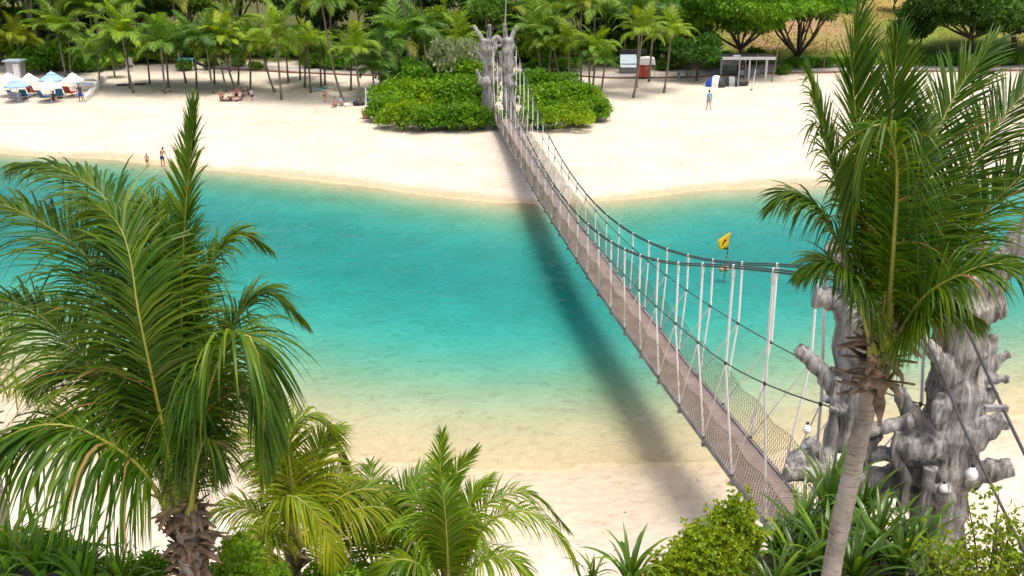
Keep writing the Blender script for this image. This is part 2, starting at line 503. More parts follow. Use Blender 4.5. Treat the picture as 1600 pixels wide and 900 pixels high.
def land(x, y):
    x = np.asarray(x, float); y = np.asarray(y, float)
    fy = np.where(np.abs(x) < 160, np.interp(x, _sx, _FY), np.interp(x, FAR[:, 0], FAR[:, 1]))
    ny = np.where(np.abs(x) < 160, np.interp(x, _sx, _NY), np.interp(x, NEAR[:, 0], NEAR[:, 1]))
    df, dn = y - fy, ny - y
    zf = 1.5 * (1 - np.exp(-np.maximum(df, 0) / 11)) + 0.02 * fbm(x, y, 2.2, 1) * smooth(1, 5, df) + 0.06 * fbm(x, y, 9, 2) * smooth(3, 12, df)
    zn = 1.5 * (1 - np.exp(-np.maximum(dn, 0) / 8)) + 0.02 * fbm(x, y, 2.0, 3) * smooth(1, 4, dn) + 0.05 * fbm(x, y, 6, 4) * smooth(2, 8, dn)
    zn = zn + 1.2 * np.exp(-((x - 9.5) / 6) ** 2 - ((y - 15) / 5) ** 2) + 1.3 * smooth(18, 8, y)
    zf = zf + 0.5 * smooth(112, 125, y)
    hill = smooth(16, 30, x) * np.maximum(y - 120.5, 0) * 0.135
    hill = np.minimum(hill, 9 + 0.01 * np.maximum(y - 190, 0)) + 0.25 * fbm(x, y, 8, 5) * smooth(122, 135, y) * smooth(16, 30, x)
    back = smooth(20, 10, x) * np.maximum(y - 135, 0) * 0.10
    zf = zf + hill + np.minimum(back, 10)
    dep = -0.80 * (1 - np.exp(-(np.maximum(-df, 0) / 6.6) ** 1.55)) * (1 - np.exp(-(np.maximum(-dn, 0) / 12.6) ** 2.1))
    dep = dep * (1 + 0.07 * fbm(x, y, 7, 6))
    return np.where(df > 0, zf, np.where(dn > 0, zn, dep)), df, dn


def lz(x, y):
    return float(land(x, y)[0])


def gl_(px, py):
    """ground point under a photo pixel (terrain followed)"""
    z = 1.0
    for _ in range(12):
        p = gp(px, py, z); z = 0.5 * z + 0.5 * lz(p[0], p[1])
    p = gp(px, py, z)
    return np.array([p[0], p[1], lz(p[0], p[1])])


xs = np.concatenate([[-4000, -1500, -600, -300, -200, -160, -130, -110, -95], np.arange(-85, 85.01, 0.62), [95, 110, 130, 160, 200, 300, 600, 1500, 4000]])
ys = np.concatenate([[-3000, -800, -200, -60, -20, -5, 2], np.arange(6, 128, 0.5), np.arange(128, 175, 1.5), [180, 190, 210, 240, 300, 500, 1200, 5000]])
X, Y = np.meshgrid(xs, ys)
Z, DF, DN = land(X, Y)
nx, ny_ = len(xs), len(ys)
V = np.stack([X, Y, Z], -1).reshape(-1, 3)
i = np.arange(ny_ - 1)[:, None] * nx; j = np.arange(nx - 1)[None, :]
Q = np.stack([i + j, i + j + 1, i + nx + j + 1, i + nx + j], -1).reshape(-1, 4)
gme = new_mesh('ground', V, Q, smooth_=True)
sand = np.array([0.60, 0.54, 0.455]); wet = np.array([0.47, 0.385, 0.255]); bed = np.array([0.52, 0.455, 0.285])
grass = np.array([0.15, 0.21, 0.03]); soil = np.array([0.31, 0.21, 0.12]); litter = np.array([0.09, 0.10, 0.035]); dry = np.array([0.36, 0.26, 0.09])
C = np.tile(sand, (X.size, 1)).reshape(ny_, nx, 3)


def lay(col, w):
    global C
    C = C * (1 - w[..., None]) + col * w[..., None]


for c0, w0, k0 in ((3.4, 0.5, 0.16), (6.8, 0.9, 0.10), (12.5, 1.3, 0.10), (19, 1.6, 0.12)):      # old tide lines and raked strips
    q_ = DF + 0.9 * fbm(X, Y, 7, int(c0) + 40)
    lay(sand * 0.72, k0 * 1.6 * np.exp(-((q_ - c0) / w0) ** 2) * (DF > 0) * (Y < 116) * (0.6 + 0.4 * np.clip(fbm(X, Y, 3, 44), -1, 1)))
lay(sand * 0.80, 0.30 * smooth(0.2, 1.1, fbm(X, Y, 5, 46)) * (DF > 4))
shore = np.where(DF > 0, DF, np.where(DN > 0, DN, 0))
lay(wet, 0.95 * smooth(1.7, 0.5, shore + 0.35 * fbm(X, Y, 3, 8)) * (shore > 0))
lay(np.array([0.52, 0.44, 0.325]), 0.8 * smooth(6.0, 2.0, DN + 0.8 * fbm(X, Y, 4, 12)) * (DN > 0))
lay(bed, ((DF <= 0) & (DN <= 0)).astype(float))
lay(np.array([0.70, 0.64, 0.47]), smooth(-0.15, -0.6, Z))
edge = 117.5 + 1.0 * fbm(X, Y, 6, 9)
lay(litter, smooth(edge, edge + 2.5, Y) * smooth(24, 17, X + 1.5 * fbm(X, Y, 5, 10)))
lay(grass, smooth(117.0, 118.0, Y) * smooth(17, 24, X + 1.5 * fbm(X, Y, 5, 10)))
h = smooth(122.5, 125.5, Y + 1.2 * fbm(X, Y, 7, 13)) * smooth(24, 30, X) * smooth(150, 138, Y + 3 * fbm(X, Y, 9, 15))
lay(soil, h * smooth(47, 38, X + 3 * fbm(X, Y, 8, 14)))
lay(np.array([0.22, 0.20, 0.06]), h * 0.8 * smooth(0.0, 0.7, fbm(X, Y, 4, 31)))
lay(dry, 0.9 * smooth(124, 132, Y + 4 * fbm(X, Y, 9, 16)) * smooth(24, 32, X) * smooth(-0.1, 0.9, fbm(X, Y, 10, 17)))
lay(dry, 0.75 * smooth(136, 146, Y) * smooth(24, 32, X))
ca = gme.color_attributes.new('soil', 'FLOAT_COLOR', 'POINT')
ca.data.foreach_set('color', np.concatenate([C.reshape(-1, 3), np.ones((X.size, 1))], 1).astype(np.float32).ravel())
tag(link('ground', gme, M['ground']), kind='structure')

# lagoon water body: a closed slab, its rim buried in the beaches
mb = MB()
gx = np.linspace(-3000, 3000, 2)
top = 0.0
mb.add([[-3000, -100, top], [3000, -100, top], [3000, 2500, top], [-3000, 2500, top], [-3000, -100, -9], [3000, -100, -9], [3000, 2500, -9], [-3000, 2500, -9]],
       [[0, 1, 2, 3], [7, 6, 5, 4], [0, 4, 5, 1], [1, 5, 6, 2], [2, 6, 7, 3], [3, 7, 4, 0]])
tag(mb.build('lagoon_water', M['water']), kind='structure')


def ribbon(name, px_pts, width, mat, dz, kind='structure', side=0.0, thick=0.0):
    P = bez([gl_(*p) for p in px_pts], 90)
    tn = np.gradient(P, axis=0); nrm = np.stack([-tn[:, 1], tn[:, 0]], -1); nrm /= np.linalg.norm(nrm, axis=1)[:, None]
    cols = np.linspace(-0.5, 0.5, 5) * width + side
    V = []
    for p, n_ in zip(P, nrm):
        for c in cols:
            x, y = p[0] + n_[0] * c, p[1] + n_[1] * c
            V.append([x, y, lz(x, y) + dz])
    V = np.array(V).reshape(len(P), 5, 3)
    V[:, :, 2] = V[:, :, 2].max(axis=1, keepdims=True)
    k = 5
    i = np.arange(len(P) - 1)[:, None] * k; j = np.arange(k - 1)[None, :]
    Q = np.stack([i + j + 1, i + j, i + k + j, i + k + j + 1], -1).reshape(-1, 4)
    V = V.reshape(-1, 3)
    mb = MB().add(V, Q)
    n0 = len(V)
    for c in (0, 4):       # skirts
        e = V.reshape(len(P), 5, 3)[:, c]
        W = np.concatenate([e, e - [0, 0, 0.35]])
        ii = np.arange(len(P) - 1)
        mb.add(W, np.stack([ii, ii + 1, ii + 1 + len(P), ii + len(P)], -1))
    return tag(mb.build(name, mat), kind=kind)


PATH = [(330, 103), (450, 109), (560, 115), (680, 118), (880, 116), (960, 119), (1060, 119), (1150, 113), (1230, 111), (1330, 109), (1450, 108), (1680, 107)]
ribbon('footpath', PATH, 2.6, M['concrete'], 0.06)
ribbon('kerb', PATH, 0.35, M['brick_kerb'], 0.14, side=-1.48)

# ------------------------------------------------------------------ suspension bridge
YN, YF, YM, YH = 18.5, 83.0, 50.75, 32.25


def bt(y): return (y - YM) / YH
def bcx(y): return 6.42 - 0.1215 * (y - 23.4)
def bdz(y): return 1.85 + 0.00094 * (y - 64) ** 2
def main_h(y): return 2.0 + (5.6 if y < YM else 4.2) * abs(bt(y)) ** 2
def hand_h(y): return 1.7 + (2.2 if y < YM else 1.2) * abs(bt(y)) ** 2.0
def off(y, s): return s * (0.64 + (0.62 if y < YM else 0.25) * bt(y) ** 2)


bridge = empty('suspension_bridge', (bcx(YM), YM, 0), 'long rope suspension footbridge with brown deck crossing the turquoise lagoon', 'bridge')
BO = np.array([bcx(YM), YM, 0])


def bp_(y, s, h, o=None):
    return np.array([bcx(y) + (off(y, s) if o is None else s * o), y, bdz(y) + h]) - BO


hy = [24.1 + 2.46 * k for k in range(-2, 25)]
hy = [y for y in hy if YN + 0.3 < y < YF - 0.8]
seg = [YN - 1.0] + hy + [YF + 0.6]
for a, b_ in zip(seg[:-1], seg[1:]):
    mb = MB(); n = 6
    V, Q = [], []
    for y in np.linspace(a + 0.004, b_ - 0.004, n):
        for x, zz in ((-0.58, 0), (0.58, 0), (0.58, -0.06), (-0.58, -0.06)):
            p = bp_(y, 1, zz, 0); V.append(p + [x, 0, 0])
    for i in range(n - 1):
        for j in range(4):
            Q.append([i * 4 + j, i * 4 + (j + 1) % 4, i * 4 + 4 + (j + 1) % 4, i * 4 + 4 + j])
    Q += [[3, 2, 1, 0], [n * 4 - 4, n * 4 - 3, n * 4 - 2, n * 4 - 1]]
    mb.add(V, [q[::-1] for q in Q]).build('deck_panel', M['deck'], bridge)
    for s in (-1, 1):
        mb = MB(); V, Q = [], []
        for y in np.linspace(a + 0.006, b_ - 0.006, n):
            for x, zz in ((-0.045, 0.05), (0.045, 0.05), (0.045, -0.11), (-0.045, -0.11)):
                V.append(bp_(y, s, zz, 0.630) + [x, 0, 0])
        for i in range(n - 1):
            for j in range(4):
                Q.append([i * 4 + j, i * 4 + (j + 1) % 4, i * 4 + 4 + (j + 1) % 4, i * 4 + 4 + j])
        Q += [[3, 2, 1, 0], [n * 4 - 4, n * 4 - 3, n * 4 - 2, n * 4 - 1]]
        mb.add(V, [q[::-1] for q in Q]).build('edge_beam', M['beam'], bridge)
for y in hy:       # cross bearers under the deck
    MB().box(bp_(y, 1, -0.17, 0), (1.42, 0.10, 0.09)).build('cross_bearer', M['beam'], bridge)

LTOP = at(1318, 437, YN); RTOP = at(1478, 452, YN)
for s, top in ((-1, LTOP), (1, RTOP)):
    yy = np.linspace(YN, YF - 0.3, 70)
    main = np.array([bp_(y, s, main_h(y)) for y in yy])
    shift = (top - BO) - main[0]
    main += shift[None, :] * (np.clip(1 - (yy - YN) / 9.0, 0, 1) ** 2)[:, None]
    for d in (-0.028, 0.028):
        MB().tube(main + [0, 0, d], 0.022, 6).build('main_cable', M['cable'], bridge)
    hand = np.array([bp_(y, s, hand_h(y)) for y in np.linspace(YN, YF - 0.3, 70)])
    hsh = (at(1312, 640, YN) if s == -1 else at(1470, 640, YN)) - BO - hand[0]
    hand += hsh[None, :] * (np.clip(1 - (yy - YN) / 7.0, 0, 1) ** 2)[:, None]
    MB().tube(hand, 0.017, 6).build('hand_cable', M['cable'], bridge)
    # stay running back to its anchor on the near shore
    if s == 1: pts = [at(1480, 455, YN) , at(1510, 512, YN - 0.75), at(1567, 638, YN - 3.4), at(1640, 790, YN - 5.6)]
    else: pts = [at(1330, 437, YN), at(1440, 525, YN - 1.3), at(1511, 680, YN - 4.2), at(1600, 862, YN - 6.4)]
    P = bez(pts, 24) - BO
    MB().tube(P, 0.026 if s == 1 else 0.021, 8).build('stay_cable', M['cable'], bridge)
    if s == 1:
        c = at(1567, 638, YN - 3.4) - BO
        cl = MB().box(c + [-0.11, 0, 0], (0.36, 0.10, 0.09)).build('cable_clamp', M['beam'], bridge)
    hs = []
    for i, y in enumerate(hy):
        k = np.interp(y, yy, np.arange(len(yy)))
        topp = main[int(k)] * (1 - k % 1) + main[min(int(k) + 1, len(yy) - 1)] * (k % 1)
        cl = hand[int(k)] * (1 - k % 1) + hand[min(int(k) + 1, len(yy) - 1)] * (k % 1); dk = bp_(y, s, 0.06, 0.66)
        mb = MB()
        mb.tube([dk, cl], 0.030, 6).tube([cl + [0.012, 0, 0.03], topp + [0, 0, -0.28]], 0.034, 6)
        h = mb.build('hanger_rope', M['white_rope'], bridge)
        lp = MB(); n = 10
        ring = [topp + [0, 0.05 * math.sin(a), -0.12 - 0.17 * math.cos(a)] for a in np.linspace(0, 2 * math.pi, n)]
        lp.tube(ring, 0.030, 6, cap=False); lp.build('rope_eye', M['white_rope'], h)
        kn = MB().ball(cl, (0.045, 0.05, 0.06), 8, 6); kn.build('clamp_knot', M['cable'], h)
        kd = MB().tube([dk + [0, 0, -0.03], dk + [0, 0, 0.05]], 0.042, 6); kd.build('deck_fitting', M['cable'], h)
        if i + 1 < len(hy):
            d2 = bp_(hy[i + 1], s, 0.06, 0.66)
            MB().tube([cl, d2], 0.018, 6).build('diagonal_rope', M['white_rope'], bridge)
    # safety net of diamond twine, scalloped between the hangers
    cell, rows = 0.155, 8
    us = np.arange(YN + 0.2, YF - 0.8, cell)

    def npnt(u, j):
        ph = (u - hy[0]) / 2.46
        hgt = 1.0 + 0.15 * abs(math.cos(math.pi * ph)) ** 1.6
        v = j / rows
        return bp_(u, s, 0.05 + v * hgt, 0.655 + 0.10 * v + 0.05 * math.sin(u * 1.7 + v * 3) * v * (1 - v) * 2)
    G = [[npnt(u + (cell / 2 if j % 2 else 0) + 0.02 * math.sin(u * 37 + j * 5), j + 0.12 * math.sin(u * 23 + j * 9) * (0 < j < rows)) for u in us] for j in range(rows + 1)]
    A, B = [], []
    for j in range(rows):
        for i in range(len(us)):
            A.append(G[j][i]); B.append(G[j + 1][i])
            i2 = i + 1 if j % 2 else i - 1
            if 0 <= i2 < len(us): A.append(G[j][i]); B.append(G[j + 1][i2])
    for j in (0, rows):
        for i in range(len(us) - 1): A.append(G[j][i]); B.append(G[j][i + 1])
    A, B = np.array(A), np.array(B)
    d = B - A; d /= np.linalg.norm(d, axis=1)[:, None]
    u_ = np.cross(d, [1.0, 0, 0]); u_ /= np.linalg.norm(u_, axis=1)[:, None] + 1e-9; w_ = np.cross(d, u_)
    r = np.interp(A[:, 1] + YM, [20, 28, 42], [0.0072, 0.006, 0.0046])[:, None]
    V = []
    for e in (A, B):
        for a in (0, 2.094, 4.189): V.append(e + r * (math.cos(a) * u_ + math.sin(a) * w_))
    V = np.stack(V, 1).reshape(-1, 3)
    base = np.arange(len(A))[:, None] * 6
    Q = np.concatenate([base + [[0, 1, 4, 3]], base + [[1, 2, 5, 4]], base + [[2, 0, 3, 5]]])
    nn = link('safety_net', new_mesh('safety_net', V, Q), M['net'], bridge); nn['kind'] = 'stuff'


# ------------------------------------------------------------------ towers of cast driftwood
def organic(name, tubes, voxel, amp, parent, origin, mat=None, seed=0.0, holes=()):
    """limbs fused into one knotty surface"""
    mb = MB()
    for pts, rad in tubes:
        n = max(6, 4 * len(pts))
        P = bez(pts, n); r = np.interp(np.linspace(0, 1, n), np.linspace(0, 1, len(rad)), rad)
        r = r * (1 + 0.10 * np.sin(np.arange(n) * 1.7 + seed + len(pts)))
        mb.tube(P, r, 14)
    o = mb.build('tmp', None)
    md = o.modifiers.new('r', 'REMESH'); md.mode = 'VOXEL'; md.voxel_size = voxel; md.use_smooth_shade = True
    dg = bpy.context.evaluated_depsgraph_get()
    me = bpy.data.meshes.new_from_object(o.evaluated_get(dg))
    bpy.data.objects.remove(o)
    n = len(me.vertices)
    co = np.empty(n * 3, np.float32); me.vertices.foreach_get('co', co); co = co.reshape(-1, 3)
    no = np.empty(n * 3, np.float32); me.vertex_normals.foreach_get('vector', no); no = no.reshape(-1, 3)
    d = np.empty(n)
    for q in range(n):
        x, y, z = co[q]
        d[q] = (1.1 * (0.22 - abs(mnoise.noise((x * 3.4 + seed, y * 3.4, z * 0.30)))) + 0.25 * mnoise.noise((x * 1.6, y * 1.6 + seed, z * 1.2))
                + 1.3 * (0.2 - abs(mnoise.noise((x * 8.0, y * 8.0, z * 0.7 + seed)))) + 0.8 * (0.2 - abs(mnoise.noise((x * 15.0, y * 15.0, z * 1.5 + seed))))
                - 2.6 * max(0, mnoise.noise((x * 3.0 + 9, y * 3.0 + seed, z * 1.6)) - 0.34))
    co = co + no * (d * amp)[:, None]
    co -= origin
    me.vertices.foreach_set('co', co.astype(np.float32).ravel())
    me.name = name
    me.polygons.foreach_set('use_smooth', np.ones(len(me.polygons), dtype=bool))
    me.update()
    return link(name, me, mat or M['driftwood'], parent)


def tower(name, label, Yt, cols, cross, lamps, ppm, voxel, amp, spikes=0):
    base = at(*cols[0]['axis'][-1][:2], Yt); b2 = at(*cols[1]['axis'][-1][:2], Yt)
    org = np.array([(base[0] + b2[0]) / 2, Yt, lz((base[0] + b2[0]) / 2, Yt)])
    root = empty(name, org, label, 'bridge tower', 'bridge towers')

    def lim(spec):
        pts = [at(p[0], p[1], Yt + (p[3] if len(p) > 3 else 0)) for p in spec]
        return pts, [p[2] / ppm for p in spec]
    for ci, c in enumerate(cols):
        ax, rad = lim(c['axis'])
        g = ax[-1].copy(); g[2] = lz(g[0], g[1]) - 0.3
        ax.append(g); rad.append(rad[-1] * 1.2)
        gk = np.random.default_rng(int(Yt) + ci)
        stubs = []
        for q in range(spikes):        # broken branch stubs all round
            f = gk.uniform(0.12, 0.80); k = f * (len(ax) - 2); i0 = int(k)
            c0 = ax[i0] * (1 - k + i0) + ax[i0 + 1] * (k - i0); r0 = rad[i0]
            a_ = gk.uniform(0, 6.28); o_ = np.array([math.cos(a_), math.sin(a_), gk.uniform(-0.1, 0.9)]); o_ /= np.linalg.norm(o_)
            L_ = r0 * gk.uniform(1.8, 2.6)
            stubs.append(([c0, c0 + o_ * L_ * 0.6, c0 + o_ * L_ + np.array([0, 0, gk.uniform(-0.1, 0.25) * L_])], [r0 * 0.32, r0 * 0.22, r0 * gk.uniform(0.08, 0.16)]))
        organic('column', [(ax, rad)] + [lim(s) for s in c['limbs']] + stubs, voxel, amp, root, org, seed=ci * 5.3 + Yt)
    for i, s in enumerate(cross):
        organic('cross_limb', [lim(s)], voxel, amp * 0.8, root, org, seed=i * 2.1)
    for px, py, dy, r in lamps:
        p = at(px, py, Yt + dy) - org
        lm = MB().lathe([(0.001, -r), (r * 0.75, -r * 0.6), (r, 0.0), (r * 0.85, r * 0.6), (r * 0.45, r * 1.15), (r * 0.3, r * 1.5), (0.001, r * 1.55)], p, 12).build('globe_lamp', M['glass'], root, True)
        MB().tube([p + [0, 0, r * 1.3], p + [0, 0, r * 1.9]], r * 0.35, 8).build('lamp_cap', M['dark'], lm)
    return root, org


near_cols = [
    dict(axis=[(1342, 425, 30), (1342, 480, 36), (1338, 560, 34), (1330, 650, 35), (1322, 740, 40), (1314, 840, 46)],
         limbs=[[(1335, 480, 20.2), (1305, 468, 16.6), (1272, 463, 15.6)], [(1325, 640, 20.2), (1298, 598, 14.7), (1270, 566, 12.9), (1248, 545, 11.5)],
                [(1318, 735, 24.0, -0.2), (1290, 722, 18.4, -0.5), (1262, 694, 12.9, -0.6)], [(1315, 750, 20.8, -0.3), (1275, 735, 15.6, -0.6), (1240, 715, 14.7, -0.8)],
                [(1340, 748, 15.6, -0.5), (1285, 741, 12.0, -0.9), (1228, 742, 11.0, -1.1)], [(1297, 720, 9.2, -0.4), (1302, 640, 6.4, -0.45), (1308, 590, 5.5, -0.35)],
                [(1330, 435, 20.8), (1318, 405, 18.4), (1300, 380, 14.7)], [(1348, 435, 20.8), (1368, 400, 18.4), (1392, 350, 13.8)],
                [(1345, 500, 18.4), (1395, 535, 12.0), (1425, 510, 8.3), (1442, 478, 6.4)], [(1305, 855, 32.0), (1275, 885, 19.2, -0.3), (1262, 915, 14.7, -0.6)]]),
    dict(axis=[(1508, 425, 32), (1505, 480, 42), (1497, 560, 40), (1490, 630, 43), (1482, 700, 48), (1468, 780, 42), (1458, 850, 46)],
         limbs=[[(1512, 500, 27.2), (1540, 455, 21.6), (1565, 415, 20.2), (1598, 365, 16.6), (1640, 300, 12.9)], [(1505, 485, 24.0), (1540, 480, 24.0), (1566, 478, 20.0)],
                [(1500, 440, 20.8), (1485, 405, 18.4), (1462, 370, 12.9)], [(1512, 430, 20.2), (1528, 392, 14.7), (1532, 360, 10.1)],
                [(1485, 590, 20.2, -0.3), (1463, 555, 12.0, -0.5), (1440, 528, 8.3, -0.6)], [(1470, 680, 24.0), (1432, 655, 15.6, -0.1), (1410, 622, 12.0, -0.1), (1403, 606, 10.1)],
                [(1510, 640, 16.6), (1540, 585, 12.0), (1548, 545, 9.2), (1553, 522, 7.4)], [(1538, 590, 9.2), (1560, 562, 7.4), (1577, 552, 5.5)],
                [(1508, 650, 19.2, -0.1), (1535, 625, 14.7, -0.2), (1556, 612, 8.3, -0.3)], [(1495, 700, 27.2, -0.2), (1535, 675, 18.4, -0.4), (1572, 652, 12.9, -0.5)],
                [(1480, 745, 32.0, -0.2), (1535, 738, 20.2, -0.4), (1582, 730, 13.8, -0.5)], [(1470, 730, 35.2, -0.1), (1425, 735, 24.0, -0.1), (1398, 725, 19.2, 0)],
                [(1470, 690, 27.2, -0.4), (1430, 700, 19.2, -0.5), (1400, 690, 16.6, -0.4)], [(1455, 730, 11.0, -0.7), (1448, 770, 8.3, -0.75), (1440, 810, 8.3, -0.7)],
                [(1470, 780, 20.8, -0.5), (1472, 772, 15.6, -0.8), (1478, 762, 9.2, -0.95)], [(1468, 845, 32.0), (1500, 880, 20.8, -0.3), (1520, 915, 16.6, -0.5)],
                [(1455, 850, 32.0), (1420, 880, 20.8, -0.3), (1395, 925, 18.4, -0.5)], [(1478, 620, 16.6, -0.6), (1470, 645, 12.9, -0.75), (1468, 668, 8.3, -0.7)]])]
near_cross = [[(1345, 674, 13, -0.35), (1385, 667, 11.5, -0.4), (1426, 655, 11, -0.45)],
              [(1330, 738, 22, 0.1), (1370, 746, 17, 0), (1410, 738, 18, 0), (1450, 725, 24, 0)],
              [(1338, 715, 13, -0.2), (1380, 708, 12, -0.3), (1420, 716, 14, -0.3), (1462, 706, 18, -0.2)],
              [(1345, 795, 15, 0.15), (1390, 765, 13, 0.1), (1440, 772, 17, 0.1)],
              [(1408, 800, 8, -0.5), (1415, 750, 9, -0.5), (1398, 708, 8, -0.5), (1405, 672, 6, -0.5)],
              [(1345, 470, 12, 0.3), (1400, 455, 11, 0.3), (1490, 460, 12, 0.3)]]
near_tower, no_ = tower('bridge_tower', 'big grey driftwood-like bridge tower at the near end behind a leaning palm', YN, near_cols, near_cross,
                        [(1261, 672, -0.75, 0.085), (1311, 718, -1.0, 0.10), (1518, 742, -1.0, 0.12), (1474, 764, -1.25, 0.08)], 80.0, 0.030, 0.045, 5)
far_cols = [
    dict(axis=[(764, 62, 8.3), (763, 80, 9.2), (763, 110, 8.3), (762, 140, 8.3), (764, 185, 10.1)],
         limbs=[[(760, 75, 5.2), (750, 55, 3.7), (740, 40, 2.5)], [(763, 70, 5.2), (764, 52, 3.7), (765, 38, 3.1)], [(758, 96, 4.4), (748, 84, 3.0), (741, 72, 1.9)], [(757, 78, 4.4), (748, 68, 3.0)],
                [(758, 136, 5.2, -0.2), (750, 122, 3.0, -0.4), (744, 108, 1.9, -0.4)], [(757, 128, 5.2, -0.3), (747, 128, 3.7, -0.5)], [(763, 128, 9.2, -0.5), (752, 127, 5.2, -0.8)], [(768, 130, 5.2), (775, 124, 3.7)],
                [(768, 90, 4.4), (774, 75, 3.0), (777, 55, 2.2)]]),
    dict(axis=[(793, 60, 8.3), (793, 80, 9.2), (793, 110, 9.2), (794, 140, 9.2), (797, 185, 11.0)],
         limbs=[[(791, 72, 5.2), (789, 50, 3.7), (788, 37, 3.0)], [(796, 70, 5.2), (801, 54, 3.7), (808, 40, 2.7)], [(797, 78, 5.2), (805, 70, 3.0)], [(786, 105, 4.4), (782, 90, 3.0), (780, 80, 1.9)],
                [(799, 105, 3.7), (805, 96, 2.2), (804, 88, 1.5)], [(799, 118, 4.4), (806, 112, 2.2)], [(798, 135, 4.4, -0.4), (806, 130, 3.0, -0.6)], [(788, 122, 5.2), (781, 116, 3.0), (777, 106, 1.9)]])]
far_cross = [[(762, 74, 4.1), (771, 62, 3.7), (777, 58, 3.7), (784, 64, 3.7), (794, 72, 4.1)], [(764, 70, 3.3), (772, 68, 3.0), (778, 72, 3.0), (792, 66, 3.3)], [(764, 122, 4.4), (778, 124, 4.4), (794, 121, 4.4)]]
far_tower, fo_ = tower('bridge_tower', 'pale grey driftwood-like bridge tower between green shrubs on the far beach', YF, far_cols, far_cross, [], 20.5, 0.05, 0.04, 6)
p0 = at(789, 38, YF) - fo_; p1 = at(791, -14, YF) - fo_
MB().tube([p0 - [0, 0, 0.3], p1], [0.06, 0.035], 8).build('mast', M['metal_pole'], far_tower)


# ------------------------------------------------------------------ plants
def unit(a): return a / (np.linalg.norm(a, axis=-1, keepdims=True) + 1e-9)


def frond(L, e0, bend, n=60, ll=0.9, lw=0.04, segs=4, droop=0.5, seed=0, yaw=0.0, start=0.16, rr=0.03, power=1.5, fold=0.35, side=0.0, twist=0.0, split=0.0, path=None):
    """a feather palm frond: leaf stalk and leaflets; angles in radians, gravity along -z"""
    g = np.random.default_rng(seed)
    ns = 22
    s = np.linspace(0, 1, ns)
    ang = e0 - bend * s ** power
    az = yaw + side * s ** 1.5
    Tn = np.stack([np.cos(ang) * np.cos(az), np.cos(ang) * np.sin(az), np.sin(ang)], -1)
    P = np.concatenate([[[0, 0, 0]], np.cumsum((Tn[1:] + Tn[:-1]) / 2 * (L / (ns - 1)), 0)])
    if path is not None:
        P = bez(path, ns); P = P - P[0]
        Tn = unit(np.gradient(P, axis=0))
        sl = np.concatenate([[0], np.cumsum(np.linalg.norm(np.diff(P, axis=0), axis=1))]); sn = sl / sl[-1]
        P = np.stack([np.interp(s, sn, P[:, c]) for c in range(3)], -1); Tn = unit(np.stack([np.interp(s, sn, Tn[:, c]) for c in range(3)], -1))
    rad = rr * (1 - 0.93 * s) * (1 + 1.2 * np.exp(-s / 0.06))
    k = 6 if segs > 2 else 3
    RV, RQ, _ = tube(P, rad, k, cap=False)
    si = start + (1 - start) * ((np.arange(n) + 0.5) / n) ** 0.92
    si = np.concatenate([si, si]); sd = np.concatenate([np.ones(n), -np.ones(n)])
    m = len(si)
    si = np.clip(si + g.normal(0, 0.25 / n, m), start, 0.999)
    Pi = np.stack([np.interp(si, s, P[:, c]) for c in range(3)], -1)
    Ti = unit(np.stack([np.interp(si, s, Tn[:, c]) for c in range(3)], -1))
    azi = yaw + side * si ** 1.5
    Bi = np.stack([-np.sin(azi), np.cos(azi), 0 * azi], -1)
    Bi = unit(Bi - (Bi * Ti).sum(-1, keepdims=True) * Ti)
    Ni = np.cross(Ti, Bi)
    tw = twist * si
    B2 = Bi * np.cos(tw)[:, None] + Ni * np.sin(tw)[:, None]
    N2 = -Bi * np.sin(tw)[:, None] + Ni * np.cos(tw)[:, None]
    ln = ll * np.interp(si, [start, 0.3, 0.55, 0.8, 1], [0.6, 1.0, 1.0, 0.78, 0.42]) * g.uniform(0.88, 1.08, m)
    fa = np.interp(si, [start, 0.45, 0.8, 1], [1.2, 0.85, 0.55, 0.2]) + g.normal(0, 0.055, m)
    fo = fold + g.normal(0, 0.12, m)
    d = np.cos(fa)[:, None] * Ti + np.sin(fa)[:, None] * (sd[:, None] * np.cos(fo)[:, None] * B2 + np.sin(fo)[:, None] * N2)
    d = unit(d)
    dr = droop * g.uniform(0.6, 1.4, m) * (1 + split * (g.random(m) < 0.12))
    w = unit(Ti - (Ti * d).sum(-1, keepdims=True) * d + g.normal(0, 0.18, (m, 3)))
    wid = lw * g.uniform(0.85, 1.15, m)
    prof = np.interp(np.linspace(0, 1, segs + 1), [0, 0.25, 0.65, 1], [0.55, 1.0, 0.8, 0.06])
    cur = Pi.copy(); rows = []
    for q in range(segs + 1):
        rows.append(cur - w * (wid * prof[q] / 2)[:, None]); rows.append(cur + w * (wid * prof[q] / 2)[:, None])
        dd = unit(d + np.array([0, 0, -1.0]) * (dr * ((q + 0.4) / segs) * 1.6)[:, None])
        cur = cur + dd * (ln / segs)[:, None]
    LV = np.stack(rows, 1).reshape(-1, 3)
    per = 2 * (segs + 1)
    b0 = np.arange(m)[:, None] * per
    LQ = np.concatenate([b0 + [[2 * q, 2 * q + 1, 2 * q + 3, 2 * q + 2]] for q in range(segs)])
    return RV, RQ, LV, LQ


def coco_trunk(pts, r0, r1, ring=0.11, k=14, n=160):
    P = bez(pts, n)
    ln = np.concatenate([[0], np.cumsum(np.linalg.norm(np.diff(P, axis=0), axis=1))])
    s = ln / ln[-1]
    r = r0 + (r1 - r0) * s ** 0.8 + r0 * 0.35 * np.exp(-ln / 0.5)
    ph = (ln / ring) % 1.0
    r = r * (1 + 0.085 * (1 - ph) ** 2 - 0.04 * (ph > 0.88)) * (1 + 0.02 * np.sin(ln * 3.1))
    return tube(P, r, k)


PALM_STRAP = None


